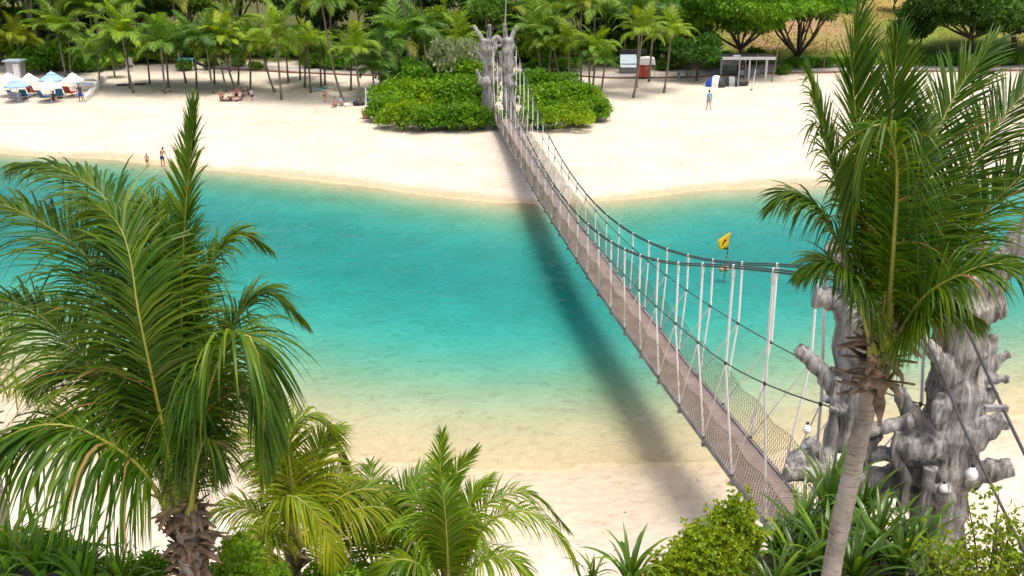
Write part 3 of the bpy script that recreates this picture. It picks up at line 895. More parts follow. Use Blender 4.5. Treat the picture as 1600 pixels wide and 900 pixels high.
def near_palm(name, label, crown, base_xy, fronds, mat, scale=1.0, trunk_r=(0.20, 0.13), lw=0.042, ll=0.95, n=70, husk=26, husk_low=0.42, via=None, shaft=0.45, fcol=None, group='palms in the foreground', n_low=0):
    cx, cy, cz = crown
    gz = lz(*base_xy) - 0.1
    org = np.array([base_xy[0], base_xy[1], gz])
    root = empty(name, org, label, 'palm tree', group)
    cr = np.array(crown) - org
    pts = [np.zeros(3)] + ([np.array(v) - org for v in via] if via else []) + [cr + [0, 0, 0.05]]
    V, Q, T = coco_trunk(pts, trunk_r[0], trunk_r[1])
    link('trunk', new_mesh('trunk', V, Q, T, smooth_=True), M['palm_bark'], root)
    g = np.random.default_rng(abs(hash(name)) % 1000 + len(fronds))
    g = np.random.default_rng(int(abs(crown[0]) * 100))
    # ragged dry leaf bases round the growing point
    for i in range(husk):
        a = g.uniform(0, 2 * math.pi); h = g.uniform(-husk_low, 0.22) * scale; r = trunk_r[1] * g.uniform(0.8, 1.1)
        ln = g.uniform(0.14, 0.40) * scale; w0 = g.uniform(0.035, 0.11) * scale
        o = np.array([math.cos(a), math.sin(a), 0]); tn = np.array([-math.sin(a), math.cos(a), 0])
        el = g.uniform(-0.6, 1.35); cu_ = g.uniform(-1.6, 0.7); yaw_ = g.normal(0, 0.35); rows = []
        c = cr + o * r + np.array([0, 0, h])
        for q in range(6):
            f = q / 5
            ww = w0 * (1 - f ** 1.4) * (1 + 0.35 * math.sin(q * 2.3 + i * 1.7)) + 0.005
            cu = 0.5 * ww
            rows += [c - tn * ww - o * cu, c + [0, 0, 0.012], c + tn * ww - o * cu]
            ea = el + cu_ * f
            c = c + (o * math.cos(ea) + tn * math.sin(yaw_) * 0.5 + np.array([0, 0, math.sin(ea)])) * ln / 5
        QQ = []
        for q in range(5):
            QQ += [[q * 3, q * 3 + 1, q * 3 + 4, q * 3 + 3], [q * 3 + 1, q * 3 + 2, q * 3 + 5, q * 3 + 4]]
        lb = MB().add(rows, QQ).build('leaf_base', M['husk'], root, True)
        lb.modifiers.new('thick', 'SOLIDIFY').thickness = 0.012
    for i, fr in enumerate(fronds):
        if isinstance(fr[1], list):
            az, el, L, bd = fr[0], 80, 1.0, 0.0
            kw = dict(fr[2]); kw['path'] = [at(q[0], q[1], crown[1] + (q[2] if len(q) > 2 else 0)) for q in fr[1]]
        else:
            az, el, L, bd = fr[:4]
            kw = dict(fr[4]) if len(fr) > 4 else {}
        side = kw.pop('side', 0.0); col = kw.pop('col', None)
        lw_ = kw.pop('lw', lw)
        kw.setdefault('droop', 0.55); kw.setdefault('ll', ll); kw.setdefault('n', n); kw.setdefault('fold', 0.35)
        RV, RQ, LV, LQ = frond(L * scale, R(el), R(bd), lw=lw_, seed=int(i * 17 + abs(cx) * 50), yaw=R(az), side=R(side), rr=0.032 * scale, segs=5, split=1.5, **kw)
        o = np.array([math.cos(R(az)), math.sin(R(az)), 0]) * trunk_r[1] * 0.55 + np.array([0, 0, g.uniform(-0.05, 0.12)])
        if 'path' in kw: o = (kw['path'][0] - org - cr)
        fo = link('frond', new_mesh('frond', RV, RQ, smooth_=True), M['rachis'], root, cr + o)
        c = col or fcol or (1, 1, 1)
        v = g.uniform(0.85, 1.15)
        fo.color = (1, 1, 1, 1)
        lf = link('leaflets', new_mesh('leaflets', LV, LQ), mat, fo)
        lf.color = (c[0] * v, c[1] * v, c[2] * v, 1)
        lf['kind'] = 'stuff'
    return root


# tall coconut palm on the left, its crown just above the lower edge of the view
LPC = at(290, 800, 11.3)
LEFT = [
    (90, [(290, 795, 0), (285, 600, .15), (286, 400, .4), (304, 165, .8)], dict(ll=0.62, fold=0.8, droop=0.2)),
    (30, [(295, 790, 0), (300, 560, .3), (325, 430, .5), (362, 366, .7), (405, 378, .8)], dict(ll=0.8, droop=0.9)),
    (330, [(300, 795, -.1), (316, 650, -.3), (348, 548, -.5), (378, 518, -.6), (402, 552, -.7), (413, 650, -.75), (411, 715, -.75)], dict(ll=1.2, droop=1.5, fold=0.2, lw=0.040)),
    (30, [(300, 790, .1), (335, 600, .5), (375, 490, .9), (412, 456, 1.1), (466, 492, 1.3)], dict(ll=0.9, droop=0.9)),
    (262, [(280, 795, -.1), (262, 700, -.1), (236, 580, -.2), (215, 480, -.2), (203, 400, 0), (182, 345, .3), (145, 318, .5)], dict(ll=1.42, droop=0.8, fold=0.15)),
    (150, [(276, 790, 0), (230, 610, .4), (170, 450, .8), (100, 370, 1.1), (0, 318, 1.4), (-70, 312, 1.6)], dict(ll=1.42, droop=0.75)),
    (165, [(270, 792, 0), (210, 660, .2), (130, 560, .4), (60, 492, .6), (-10, 466, .7), (-90, 470, .8)], dict(ll=1.42, droop=1.0)),
    (186, [(265, 800, -.1), (215, 727, -.3), (150, 682, -.5), (100, 664, -.6), (45, 668, -.7), (0, 690, -.8), (-50, 735, -.9)], dict(ll=1.5, droop=1.5, fold=0.1, lw=0.044)),
    (140, [(282, 790, .1), (252, 560, .6), (215, 400, 1.0), (160, 305, 1.4), (90, 262, 1.7), (30, 255, 1.9)], dict(ll=1.15, droop=0.7)),
    (95, [(286, 790, .1), (280, 620, .25), (264, 480, .35), (256, 385, .5), (240, 325, .7)], dict(ll=1.05, droop=0.65, fold=0.25)),
    (40, [(298, 795, .1), (310, 690, .3), (330, 615, .5), (350, 590, .6), (372, 606, .6)], dict(ll=0.95, droop=1.1)),
    (175, [(272, 798, .2), (235, 700, .5), (180, 620, .8), (120, 580, 1.0), (60, 590, 1.2)], dict(ll=1.1, droop=1.1)),
    (300, [(297, 800, -.2), (306, 730, -.35), (318, 690, -.45), (332, 690, -.5), (340, 730, -.5)], dict(ll=0.8, droop=1.5, n=70))]
near_palm('coconut_palm', 'large dark green coconut palm filling the left foreground, leaflets hanging', LPC, (LPC[0] + 0.1, LPC[1] - 0.2), LEFT, M['palm'], trunk_r=(0.24, 0.15), n=175, ll=1.42, lw=0.031, husk=120, husk_low=1.0)

# leaning coconut palm in front of the near tower
RPC = at(1376, 548, 9.6)
b_ = at(1294, 905, 9.6)
via = [np.array([b_[0] - 0.25, 9.4, 4.0]), np.array([b_[0] - 0.02, 9.55, b_[2] - 0.5]), at(1335, 720, 9.62)]
RIGHT = [
    (100, [(1372, 545, 0), (1360, 400, .2), (1345, 250, .4), (1332, 120, .6), (1342, 28, .8)], dict(ll=0.7, fold=0.8, droop=0.2)),
    (88, [(1380, 545, 0), (1385, 380, .2), (1390, 230, .5), (1402, 62, .8)], dict(ll=0.7, fold=0.7, droop=0.25)),
    (60, [(1385, 545, 0), (1410, 400, .2), (1445, 260, .5), (1492, 150, .8), (1548, 72, 1.0)], dict(ll=0.75, fold=0.5, droop=0.35)),
    (35, [(1388, 548, 0), (1430, 420, .2), (1490, 300, .4), (1562, 190, .6), (1650, 95, .8)], dict(ll=0.8, droop=0.4)),
    (12, [(1390, 550, 0), (1440, 450, .05), (1500, 375, .1), (1570, 300, .2), (1670, 205, .3)], dict(ll=0.85, droop=0.5)),
    (350, [(1390, 552, -.1), (1440, 470, -.3), (1500, 430, -.5), (1560, 412, -.6), (1625, 425, -.7)], dict(ll=0.7, droop=0.8)),
    (150, [(1370, 548, 0), (1345, 420, .2), (1315, 310, .4), (1287, 215, .5), (1268, 130, .6)], dict(ll=0.68, droop=0.6)),
    (175, [(1368, 550, 0), (1338, 450, .05), (1304, 370, .1), (1270, 322, .2), (1240, 302, .2), (1218, 312, .2)], dict(ll=0.7, droop=0.9)),
    (205, [(1382, 545, -.1), (1395, 400, -.3), (1402, 280, -.45), (1395, 215, -.5), (1378, 190, -.55), (1355, 206, -.6), (1337, 260, -.65), (1328, 335, -.65)], dict(ll=0.78, droop=1.3, fold=0.25)),
    (190, [(1365, 552, -.1), (1345, 480, -.2), (1320, 432, -.3), (1292, 410, -.35), (1262, 420, -.4)], dict(ll=0.58, droop=1.0)),
    (255, [(1382, 545, 0), (1406, 400, .1), (1430, 300, .2), (1442, 195, .4)], dict(ll=0.75, droop=0.5)),
    (335, [(1388, 555, -.1), (1428, 508, -.3), (1470, 486, -.4), (1515, 494, -.5)], dict(ll=0.6, droop=1.0))]
near_palm('coconut_palm', 'leaning coconut palm with ringed trunk in front of the near bridge tower', RPC, (b_[0] - 0.75, 9.3), RIGHT, M['palm'], trunk_r=(0.125, 0.092), n=145, ll=1.08, lw=0.026, via=via, husk=75)

# two younger yellow-green palms at the lower edge, left of the middle
P2 = at(455, 855, 15.2)
YOUNG = [
    (40, [(470, 850, 0), (455, 745, .3), (452, 682, .5), (474, 650, .7), (512, 668, .8), (542, 745, .9)], dict(droop=0.9)),
    (15, [(478, 850, 0), (512, 793, .1), (560, 766, .2), (612, 772, .2), (650, 812, .2)], dict(droop=1.1)),
    (320, [(468, 855, -.2), (440, 800, -.6), (452, 774, -.8), (488, 798, -.9), (522, 865, -1.0), (534, 925, -1.0)], dict(droop=1.2, fold=0.15)),
    (150, [(465, 850, .1), (430, 745, .4), (400, 692, .6), (368, 682, .7), (335, 715, .8)], dict(droop=0.9)),
    (100, [(468, 850, .1), (446, 725, .5), (432, 660, .8), (415, 630, 1.0)], dict(droop=0.5)),
    (10, [(478, 852, -.1), (530, 806, -.2), (588, 792, -.2), (632, 812, -.2), (664, 858, -.2)], dict(droop=1.1)),
    (300, [(455, 862, -.4), (420, 845, -.8), (404, 848, -.9), (425, 880, -1.0), (452, 925, -1.0)], dict(droop=1.0, ll=0.5)),
    (185, [(462, 852, 0), (405, 802, .1), (352, 792, .1), (305, 828, .1)], dict(droop=1.0)),
    (75, [(474, 850, .1), (490, 740, .5), (505, 690, .8), (525, 670, 1.0)], dict(droop=0.7)),
    (120, [(470, 850, .2), (455, 770, .6), (425, 720, .9), (390, 720, 1.1)], dict(droop=0.8)),
    (60, [(476, 850, .2), (510, 770, .5), (545, 745, .7), (580, 765, .8)], dict(droop=0.9)),
    (230, [(460, 858, -.3), (420, 830, -.6), (380, 850, -.8), (355, 905, -.9)], dict(droop=1.1))]
near_palm('coconut_palm', 'yellow-green coconut palm between the large left palm and the open sand', P2, (P2[0], P2[1] + 0.2), YOUNG, M['palm_y'], trunk_r=(0.17, 0.12), n=95, ll=0.82, lw=0.033, husk=24)
P3 = at(705, 925, 14.6)
YOUNG3 = [
    (80, [(702, 920, 0), (702, 810, .2), (708, 750, .4), (742, 705, .6)], dict(ll=0.45, fold=0.6, droop=0.2)),
    (95, [(698, 920, 0), (692, 800, .2), (688, 740, .4), (690, 680, .6)], dict(ll=0.5, fold=0.5, droop=0.3)),
    (10, [(712, 920, 0), (748, 835, .1), (792, 801, .2), (842, 806, .2), (882, 850, .2), (906, 898, .2)], dict(droop=1.0, ll=0.72)),
    (30, [(708, 920, .1), (738, 818, .3), (775, 778, .5), (830, 772, .7), (884, 822, .8)], dict(droop=0.8)),
    (170, [(692, 920, 0), (660, 838, .1), (622, 812, .2), (572, 834, .2)], dict(droop=1.0)),
    (140, [(696, 920, .1), (675, 820, .3), (650, 775, .5), (620, 775, .6)], dict(droop=0.8)),
    (265, [(701, 920, -.1), (698, 840, -.2), (694, 790, -.2), (690, 755, 0)], dict(ll=0.6, droop=0.6)),
    (50, [(706, 920, .1), (725, 820, .3), (740, 775, .5), (765, 748, .6)], dict(ll=0.55, droop=0.6)),
    (345, [(712, 922, -.2), (750, 880, -.4), (795, 870, -.5), (835, 905, -.6)], dict(droop=1.1)),
    (200, [(690, 922, -.2), (650, 880, -.4), (610, 878, -.5), (575, 915, -.6)], dict(droop=1.1))]
near_palm('coconut_palm', 'small upright yellow-green palm at the lower edge in the middle', P3, (P3[0], P3[1]), YOUNG3, M['palm_y'], trunk_r=(0.15, 0.11), n=90, ll=0.70, lw=0.030, husk=20, fcol=(0.8, 0.98, 0.9))
P4 = at(590, 905, 15.8)
YOUNG4 = [(60, 70, 2.4, 90), (100, 76, 2.2, 70), (20, 60, 2.4, 105), (150, 64, 2.2, 105), (340, 56, 2.0, 120), (200, 56, 2.0, 120), (270, 66, 1.7, 130), (45, 78, 2.3, 60), (125, 60, 2.2, 90), (5, 44, 2.2, 90)]
near_palm('coconut_palm', 'low shaggy green palm between the two yellow-green palms at the bottom', P4, (P4[0], P4[1]), YOUNG4, M['palm_y'], trunk_r=(0.15, 0.11), n=72, ll=0.78, lw=0.031, husk=12, fcol=(0.6, 0.82, 0.7))
P5 = at(-28, 640, 17.0)
YOUNG5 = [(60, 70, 2.2, 90), (100, 76, 2.2, 70), (20, 60, 2.2, 105), (150, 64, 2.2, 105), (340, 56, 2.0, 120), (200, 56, 2.0, 120), (270, 66, 1.7, 130), (45, 78, 2.3, 60)]
near_palm('coconut_palm', 'olive green palm glimpsed at the left edge behind the large palm', P5, (P5[0], P5[1]), YOUNG5, M['palm_y'], trunk_r=(0.15, 0.11), n=46, ll=0.66, lw=0.032, husk=12, fcol=(0.7, 0.8, 0.8))


# ---- leaf-clump foliage for trees and shrubs
def leaves(C, size, k, g, up=0.4, spread=0.5, nrm=None):
    """k pointed leaves round each centre"""
    n = len(C)
    c = np.repeat(C, k, 0)
    d = unit(g.normal(0, 1, (n * k, 3)) + np.array([0, 0, up]) + (0 if nrm is None else np.repeat(nrm, k, 0) * 0.8))
    sz = size * g.uniform(0.65, 1.3, n * k)
    a = unit(np.cross(d, g.normal(0, 1, (n * k, 3))))
    b = c + d * (sz * spread * 0.35)[:, None]
    w = a * (sz * 0.30)[:, None]
    t = b + d * sz[:, None] - np.array([0, 0, 1.0]) * (sz * 0.25)[:, None]
    mid = b + d * (sz * 0.45)[:, None]
    V = np.stack([b, mid + w, t, mid - w], 1).reshape(-1, 3)
    Q = np.arange(n * k * 4).reshape(-1, 4)
    return V, Q


def clump_points(clumps, per, g, low=-0.5):
    out, nr = [], []
    for c, r in clumps:
        r = np.broadcast_to(np.array(r, float), (3,))
        m = int(per * (r[0] * r[1] * r[2]) ** (2 / 3))
        d = unit(g.normal(0, 1, (m * 2, 3))); d = d[d[:, 2] > low][:m]
        rad = g.uniform(0.55, 1.05, len(d)) ** 0.6
        bumpy = 1 + 0.16 * np.sin(d[:, 0] * 7 + c[0] * 3) * np.sin(d[:, 1] * 6 + c[1] * 5) + 0.12 * np.sin(d[:, 2] * 9 + c[2])
        out.append(np.array(c) + d * r * (rad * bumpy)[:, None]); nr.append(d)
    return np.concatenate(out), np.concatenate(nr)


def tree_mesh(seed, h, rad, trunk_h, nl=7, leaf=0.34, per=95, flat=0.62, tr=0.22, fan=False, lo=0.3):
    g = np.random.default_rng(seed)
    mb = MB(); clumps = []
    top = np.array([g.normal(0, 0.25), g.normal(0, 0.25), trunk_h])
    mb.tube(bez([[0, 0, -0.3], [g.normal(0, .1), g.normal(0, .1), trunk_h * 0.5], top], 9), np.linspace(tr * 1.35, tr * 0.8, 9), 9)
    for i in range(nl):
        a = 2 * math.pi * i / nl + g.normal(0, 0.3); rr = rad * g.uniform(0.5, 0.95) * (1 if i else 0.1)
        e = np.array([math.cos(a) * rr, math.sin(a) * rr, trunk_h + (h - trunk_h) * g.uniform(lo, max(0.85, lo + 0.2))])
        m_ = top * 0.45 + e * 0.55 + [0, 0, -(0.1 if fan else -0.15) * (h - trunk_h)]
        mb.tube(bez([top - [0, 0, trunk_h * 0.15], m_, e], 8), np.linspace(tr * 0.55, tr * 0.14, 8), 6)
        for q in range(2):
            e2 = e + g.normal(0, rad * 0.22, 3) * [1, 1, 0.5]
            mb.tube(bez([m_, (m_ + e2) / 2 + g.normal(0, .1, 3), e2], 5), np.linspace(tr * 0.28, tr * 0.08, 5), 5)
            clumps.append((e2, np.array([1, 1, flat]) * rad * g.uniform(0.28, 0.42)))
        clumps.append((e, np.array([1, 1, flat]) * rad * g.uniform(0.36, 0.52)))
    clumps.append(([0, 0, h - rad * 0.35], np.array([1, 1, flat]) * rad * 0.5))
    P, nr = clump_points(clumps, per, g)
    LV, LQ = leaves(P, leaf, 4, g, 0.3, 0.6, nr)
    return mb, LV, LQ


TREEV = []
for sd, h, r_, th, kw in ((1, 11, 4.2, 3.6, {}), (2, 13, 4.6, 4.6, {}), (3, 9, 3.8, 2.6, {}), (4, 14, 4.0, 6.0, dict(flat=0.8)), (5, 8, 3.4, 2.0, {})):
    mb, LV, LQ = tree_mesh(sd, h, r_, th, **kw)
    t1 = new_mesh('trunk', np.concatenate(mb.V), np.concatenate(mb.Q), np.concatenate(mb.T), smooth_=True); t1.materials.append(M['bark'])
    t2 = new_mesh('trunk_pale', np.concatenate(mb.V), np.concatenate(mb.Q), np.concatenate(mb.T), smooth_=True); t2.materials.append(M['bark_pale'])
    c_ = new_mesh('crown', LV, LQ); c_.materials.append(M['leaf'])
    TREEV.append((t1, t2, c_))


def broad_tree(p, v, s, rz, col, label, pale=False, group='trees behind the beach', name='broadleaf_tree', sz=None):
    root = empty(name, p, label, 'tree', group, rz)
    root.scale = (s, s, s * (sz or 1))
    link('trunk', TREEV[v][1 if pale else 0], None, root)
    c = link('crown', TREEV[v][2], None, root); c.color = (*col, 1)
    return root


g = np.random.default_rng(11)
GREENS = [('dark green', (0.55, 0.62, 0.8)), ('mid green', (1.0, 0.95, 0.9)), ('bright green', (1.45, 1.3, 0.9)), ('yellow-green', (2.1, 1.6, 0.8)), ('blue-green', (0.6, 0.8, 1.5)), ('olive', (1.2, 0.95, 0.9))]
rowdef = [(119.5, 5.2, 'front row behind the palms', (0.72, 0.95)), (127.5, 5.4, 'middle row behind the palms', (0.85, 1.1)), (137.5, 6.5, 'rear row behind the palms', (1.05, 1.3))]
for ri, (yy, sp, where, (s0, s1)) in enumerate(rowdef):
    x0, x1 = -0.56 * yy - 4, (21.5 if ri == 0 else 24)
    xs_ = np.arange(x0, x1, sp)
    k = 0
    for i, x in enumerate(xs_):
        if ri == 0 and -38 < x < -22: continue        # open ground with the play area
        x_ = x + g.normal(0, 0.8); y_ = yy + g.normal(0, 1.2)
        ci = int(g.choice(6, p=[0.36, 0.24, 0.16, 0.08, 0.08, 0.08]))
        nm, col = GREENS[ci]
        v = int(g.choice([2, 4])) if ri == 0 else int(g.integers(0, 5)); pale = bool(g.random() < 0.35)
        broad_tree((x_, y_, lz(x_, y_)), v, g.uniform(s0, s1), g.uniform(0, 6.28), col, f'{nm} broadleaf tree, {ordw(k)} from the left in the {where}', pale)
        k += 1
for i, (px, py, v, s, ci, lab) in enumerate([(1300, 20, 4, 0.5, 0, 'small dark tree on the crest of the brown slope, leftmost of four'), (1345, 18, 2, 0.42, 1, 'small green tree on the crest of the brown slope, second of four'),
                                             (1395, 14, 4, 0.5, 0, 'small dark tree on the crest of the brown slope, third of four'), (1435, 16, 2, 0.55, 5, 'small olive tree on the crest of the brown slope, rightmost of four')]):
    p = gl_(px, py + 4)
    broad_tree(p, v, s, i * 1.3, GREENS[ci][1], lab, group='trees on the slope')
for i in range(10):      # wood closing the view beyond the slope
    x = 26 + i * 7.5 + g.normal(0, 1); y = 158 + g.normal(0, 3)
    broad_tree((x, y, lz(x, y)), int(g.integers(0, 5)), g.uniform(0.9, 1.2), g.uniform(0, 6.28), GREENS[int(g.integers(0, 2))][1], f'tall tree, {ordw(i)} from the left in the dark wood above the brown slope', group='wood above the slope')


for i, (px, py, s_, rz, lab) in enumerate([(62, 106, 0.9, 0.4, 'slender tree with pale forked trunk, leftmost of four behind the parasols'), (98, 105, 0.85, 2.1, 'slender tree with pale trunk, second of four behind the parasols'),
                                          (128, 104, 0.95, 4.0, 'slender tree with pale leaning trunk, third of four behind the parasols'), (160, 104, 0.9, 5.2, 'slender tree with pale trunk, fourth of four behind the parasols'), (640, 112, 0.9, 1.0, 'slender tree with pale trunk behind the large full palm')]):
    broad_tree(gl_(px, py), 3, s_, rz, GREENS[2][1], lab, True, 'slender pale-trunked trees', 'slender_tree', 1.05)


# individual large trees on the right
def big_tree(px, py, h, rad, th, seed, label, col, leaf=0.36, per=110, flat=0.5, tr=0.3, nl=9, fan=True, bark='bark', lo=0.4):
    p = gl_(px, py)
    mb, LV, LQ = tree_mesh(seed, h, rad, th, nl, leaf, per, flat, tr, fan, lo)
    root = empty('shade_tree', p, label, 'tree', 'large shade trees')
    mb.build('trunk', M[bark], root, True)
    c = link('crown', new_mesh('crown', LV, LQ), M['leaf'], root); c.color = (*col, 1)
    return root


big_tree(1156, 112, 8.6, 6.6, 2.7, 31, 'wide bright green rain tree with dark forked trunk behind the flat-roofed shelter', (1.5, 1.5, 0.9), per=130)
big_tree(1242, 101, 8.4, 5.6, 1.1, 37, 'spreading tree with bare fanned branches on the grass before the slope', (0.95, 1.1, 0.9), per=80, nl=11, flat=0.34, tr=0.33, lo=0.66)
big_tree(1088, 127, 4.2, 2.3, 1.6, 33, 'small round dark tree between the bins and the tents', (0.6, 0.75, 0.8), tr=0.11, nl=6, flat=0.75)
big_tree(1510, 96, 9.0, 5.4, 3.0, 34, 'broad dark tree with curved trunk at upper right behind the leaning palm', (0.6, 0.7, 0.9), per=100, flat=0.85, lo=0.2, nl=11)
big_tree(1580, 92, 9.5, 6.5, 3.2, 35, 'dark green tree at the upper right corner of the view', (0.8, 0.9, 0.8), per=100, flat=0.9, lo=0.15, nl=11)
big_tree(1405, 74, 2.6, 1.5, 0.7, 36, 'small bushy tree halfway up the slope right of the fanned tree', (0.9, 0.95, 0.8), tr=0.1, nl=6, flat=0.8)
big_tree(1432, 80, 3.2, 1.7, 0.9, 38, 'dark bushy tree on the slope beside the broad dark tree', (0.55, 0.7, 0.8), tr=0.1, nl=6, flat=0.8)

# ---- shrubs
SHR = []
for sd in range(4):
    gg = np.random.default_rng(50 + sd)
    cl = [([0, 0, 0.5], (1.0, 1.0, 0.75))] + [([gg.normal(0, 0.55), gg.normal(0, 0.5), gg.uniform(0.3, 0.9)], np.array([1, 1, 0.85]) * gg.uniform(0.38, 0.6)) for _ in range(7)]
    P, nr = clump_points(cl, 300, gg, -0.3)
    P = P[P[:, 2] > 0.02]; nr = nr[:len(P)]
    LV, LQ = leaves(P, 0.155, 6, gg, 0.7, 0.5)
    c_ = new_mesh('foliage', LV, LQ); c_.materials.append(M['shrub'])
    mb = MB()
    for q in range(6):
        a = q * 1.05; mb.tube(bez([[0, 0, -0.1], [math.cos(a) * .3, math.sin(a) * .3, .35], [math.cos(a) * .7, math.sin(a) * .7, .75]], 5), np.linspace(.045, .015, 5), 5)
    s_ = new_mesh('stem', np.concatenate(mb.V), np.concatenate(mb.Q), np.concatenate(mb.T)); s_.materials.append(M['bark'])
    SHR.append((c_, s_))


def shrub(p, v, s, col, label, rz=0.0, group=None, name='shrub', sz=1.0, mat=None):
    root = empty(name, p, label, 'shrub', group, rz)
    root.scale = (s, s, s * sz)
    c = link('foliage', SHR[v][0], None, root); c.color = (*col, 1)
    link('stem', SHR[v][1], None, root)
    return root


G1, G2, G3 = (0.95, 1.0, 0.9), (1.3, 1.12, 0.8), (0.65, 0.8, 0.9)
PALE = (1.5, 1.15, 4.0)
LS = [(600, 188, 1.45, G1, 'bright shrub at the left tip of the planting beside the far tower'), (628, 200, 1.5, G2, 'yellow-tinged shrub in front, second from left, beside the far tower'),
      (662, 203, 1.5, G1, 'bright green shrub in front, third from left, beside the far tower'), (697, 203, 1.55, G3, 'darker green shrub in front, fourth from left, beside the far tower'),
      (732, 203, 1.6, G1, 'green shrub in front, fifth from left, beside the far tower'), (756, 200, 1.4, G3, 'dark green shrub against the left of the bridge deck at the far tower'),
      (622, 172, 1.9, G1, 'green shrub in the middle row at the left of the far planting'), (660, 172, 2.0, G2, 'yellow-tinged shrub in the middle row of the far planting'), (700, 172, 2.1, G1, 'tall green shrub in the middle row of the far planting'),
      (738, 172, 2.1, G3, 'tall dark green shrub just left of the far tower'), (650, 150, 2.2, G3, 'dark shrub in the back row of the far planting, left'), (690, 148, 2.6, G3, 'large dark shrub in the back row below the silvery bush'),
      (735, 148, 2.3, G1, 'green shrub in the back row left of the far tower'),
      (838, 202, 1.3, G1, 'green shrub in front just right of the bridge at the far tower'), (868, 202, 1.35, G2, 'yellow-tinged shrub in front right of the far tower'), (898, 197, 1.4, G2, 'yellow-green shrub in front near the right tip of the far planting'),
      (928, 188, 1.45, G1, 'bright shrub at the right tip of the far planting'), (850, 178, 1.8, G1, 'green shrub in the middle right of the far tower'), (890, 172, 1.8, G1, 'bright green shrub in the middle of the right-hand planting'),
      (920, 170, 1.4, G2, 'shrub at the back of the right-hand planting near its tip'), (830, 158, 2.1, G3, 'tall dark shrub right behind the far tower'), (865, 155, 1.8, G3, 'dark shrub at the back of the right-hand planting')]
for i, (px, py, s, col, lab) in enumerate(LS):
    shrub(gl_(px, py), i % 4, s, col, lab, i * 0.9, 'shrubs round the far tower')
for i, (px, py, s, lab) in enumerate([(700, 146, 2.5, 'silvery pale green bush standing above the left planting'), (722, 140, 2.0, 'smaller silvery bush touching the far tower')]):
    p = gl_(px, py); r_ = shrub(p, i + 1, s * 0.85, (1, 1, 1), lab, i, 'silvery bushes by the far tower', sz=1.75)
    for c_ in r_.children:
        if c_.name.startswith('foliage'): c_.material_slots[0].link = 'OBJECT'; c_.material_slots[0].material = M['silver']

# low hedge bushes along the path and before the slope
HB = [(290, 110, 0.9, G3), (330, 106, 0.8, G3), (372, 106, 0.8, G1), (400, 110, 0.7, G3), (490, 106, 1.3, G3), (520, 108, 1.3, G3), (545, 110, 1.2, G3), (600, 117, 1.3, G3), (640, 118, 1.4, G3), (840, 112, 1.1, G3), (865, 113, 1.1, G3), (888, 113, 1.2, G3),
      (1035, 110, 0.9, G3), (1058, 108, 1.3, (0.9, 0.7, 0.9)), (1105, 108, 1.0, G1), (1122, 106, 1.3, G3), (1178, 100, 1.3, G3), (1225, 116, 0.75, G3), (1240, 107, 0.9, G3), (1258, 107, 0.9, G3), (1275, 106, 0.8, G3), (1293, 105, 0.8, G3),
      (1310, 105, 0.75, G3), (1328, 104, 0.75, G3), (1346, 104, 0.75, G3), (1420, 103, 0.9, G3), (1450, 103, 0.9, G3), (1480, 103, 1.1, G3), (1510, 103, 1.1, G3), (1545, 102, 1.2, G3), (1580, 102, 1.2, G3),
      (70, 112, 2.2, G3), (90, 110, 2.0, G1), (130, 112, 1.5, G3), (175, 108, 1.3, G1)]
for i, (px, py, s, col) in enumerate(HB):
    shrub(gl_(px, py), (i * 3) % 4, s, col, f'low bush, {ordw(i)} from the left along the edge of the path' if i < 31 else f'leafy bush, {ordw(i - 31)} from the left behind the parasols', i * 1.7, 'bushes along the path' if i < 31 else 'bushes behind the parasols')

# dark undergrowth at the edge of the wood
gu = np.random.default_rng(5)
ux = np.arange(-74, 22, 3.1)
for i, x in enumerate(ux):
    if -37 < x < -23: y = 124.0 + gu.normal(0, 0.6)
    else: y = 119.5 + gu.normal(0, 0.8)
    shrub((x, y, lz(x, y)), i % 4, gu.uniform(1.9, 2.7), (0.65, 0.72, 0.9) if i % 3 else (1.0, 1.0, 0.9), f'dark undergrowth bush, {ordw(i)} from the left under the trees', i * 1.1, 'undergrowth at the edge of the wood', name='undergrowth_bush', sz=gu.uniform(0.9, 1.3))

# ---- the far coconut palms
FV = []
for q, (e, bd, dr) in enumerate([(82, 45, 0.35), (66, 75, 0.5), (48, 95, 0.6), (28, 100, 0.7), (4, 80, 0.8), (-25, 50, 0.8), (58, 110, 0.6), (38, 70, 0.5)]):
    RV, RQ, LV, LQ = frond(1.0, R(e), R(bd), 42, 0.30, 0.021, 2, dr, 90 + q, rr=0.011, fold=0.25)
    mi = np.concatenate([np.zeros(len(RQ)), np.ones(len(LQ))]).astype(int)
    me = new_mesh('frond', np.concatenate([RV, LV]), np.concatenate([RQ, LQ + len(RV)]), mi=mi)
    me.materials.append(M['rachis_far']); me.materials.append(M['palm_far'])
    FV.append(me)
FLS = 1.22
gp_ = np.random.default_rng(23)
far_n = 0


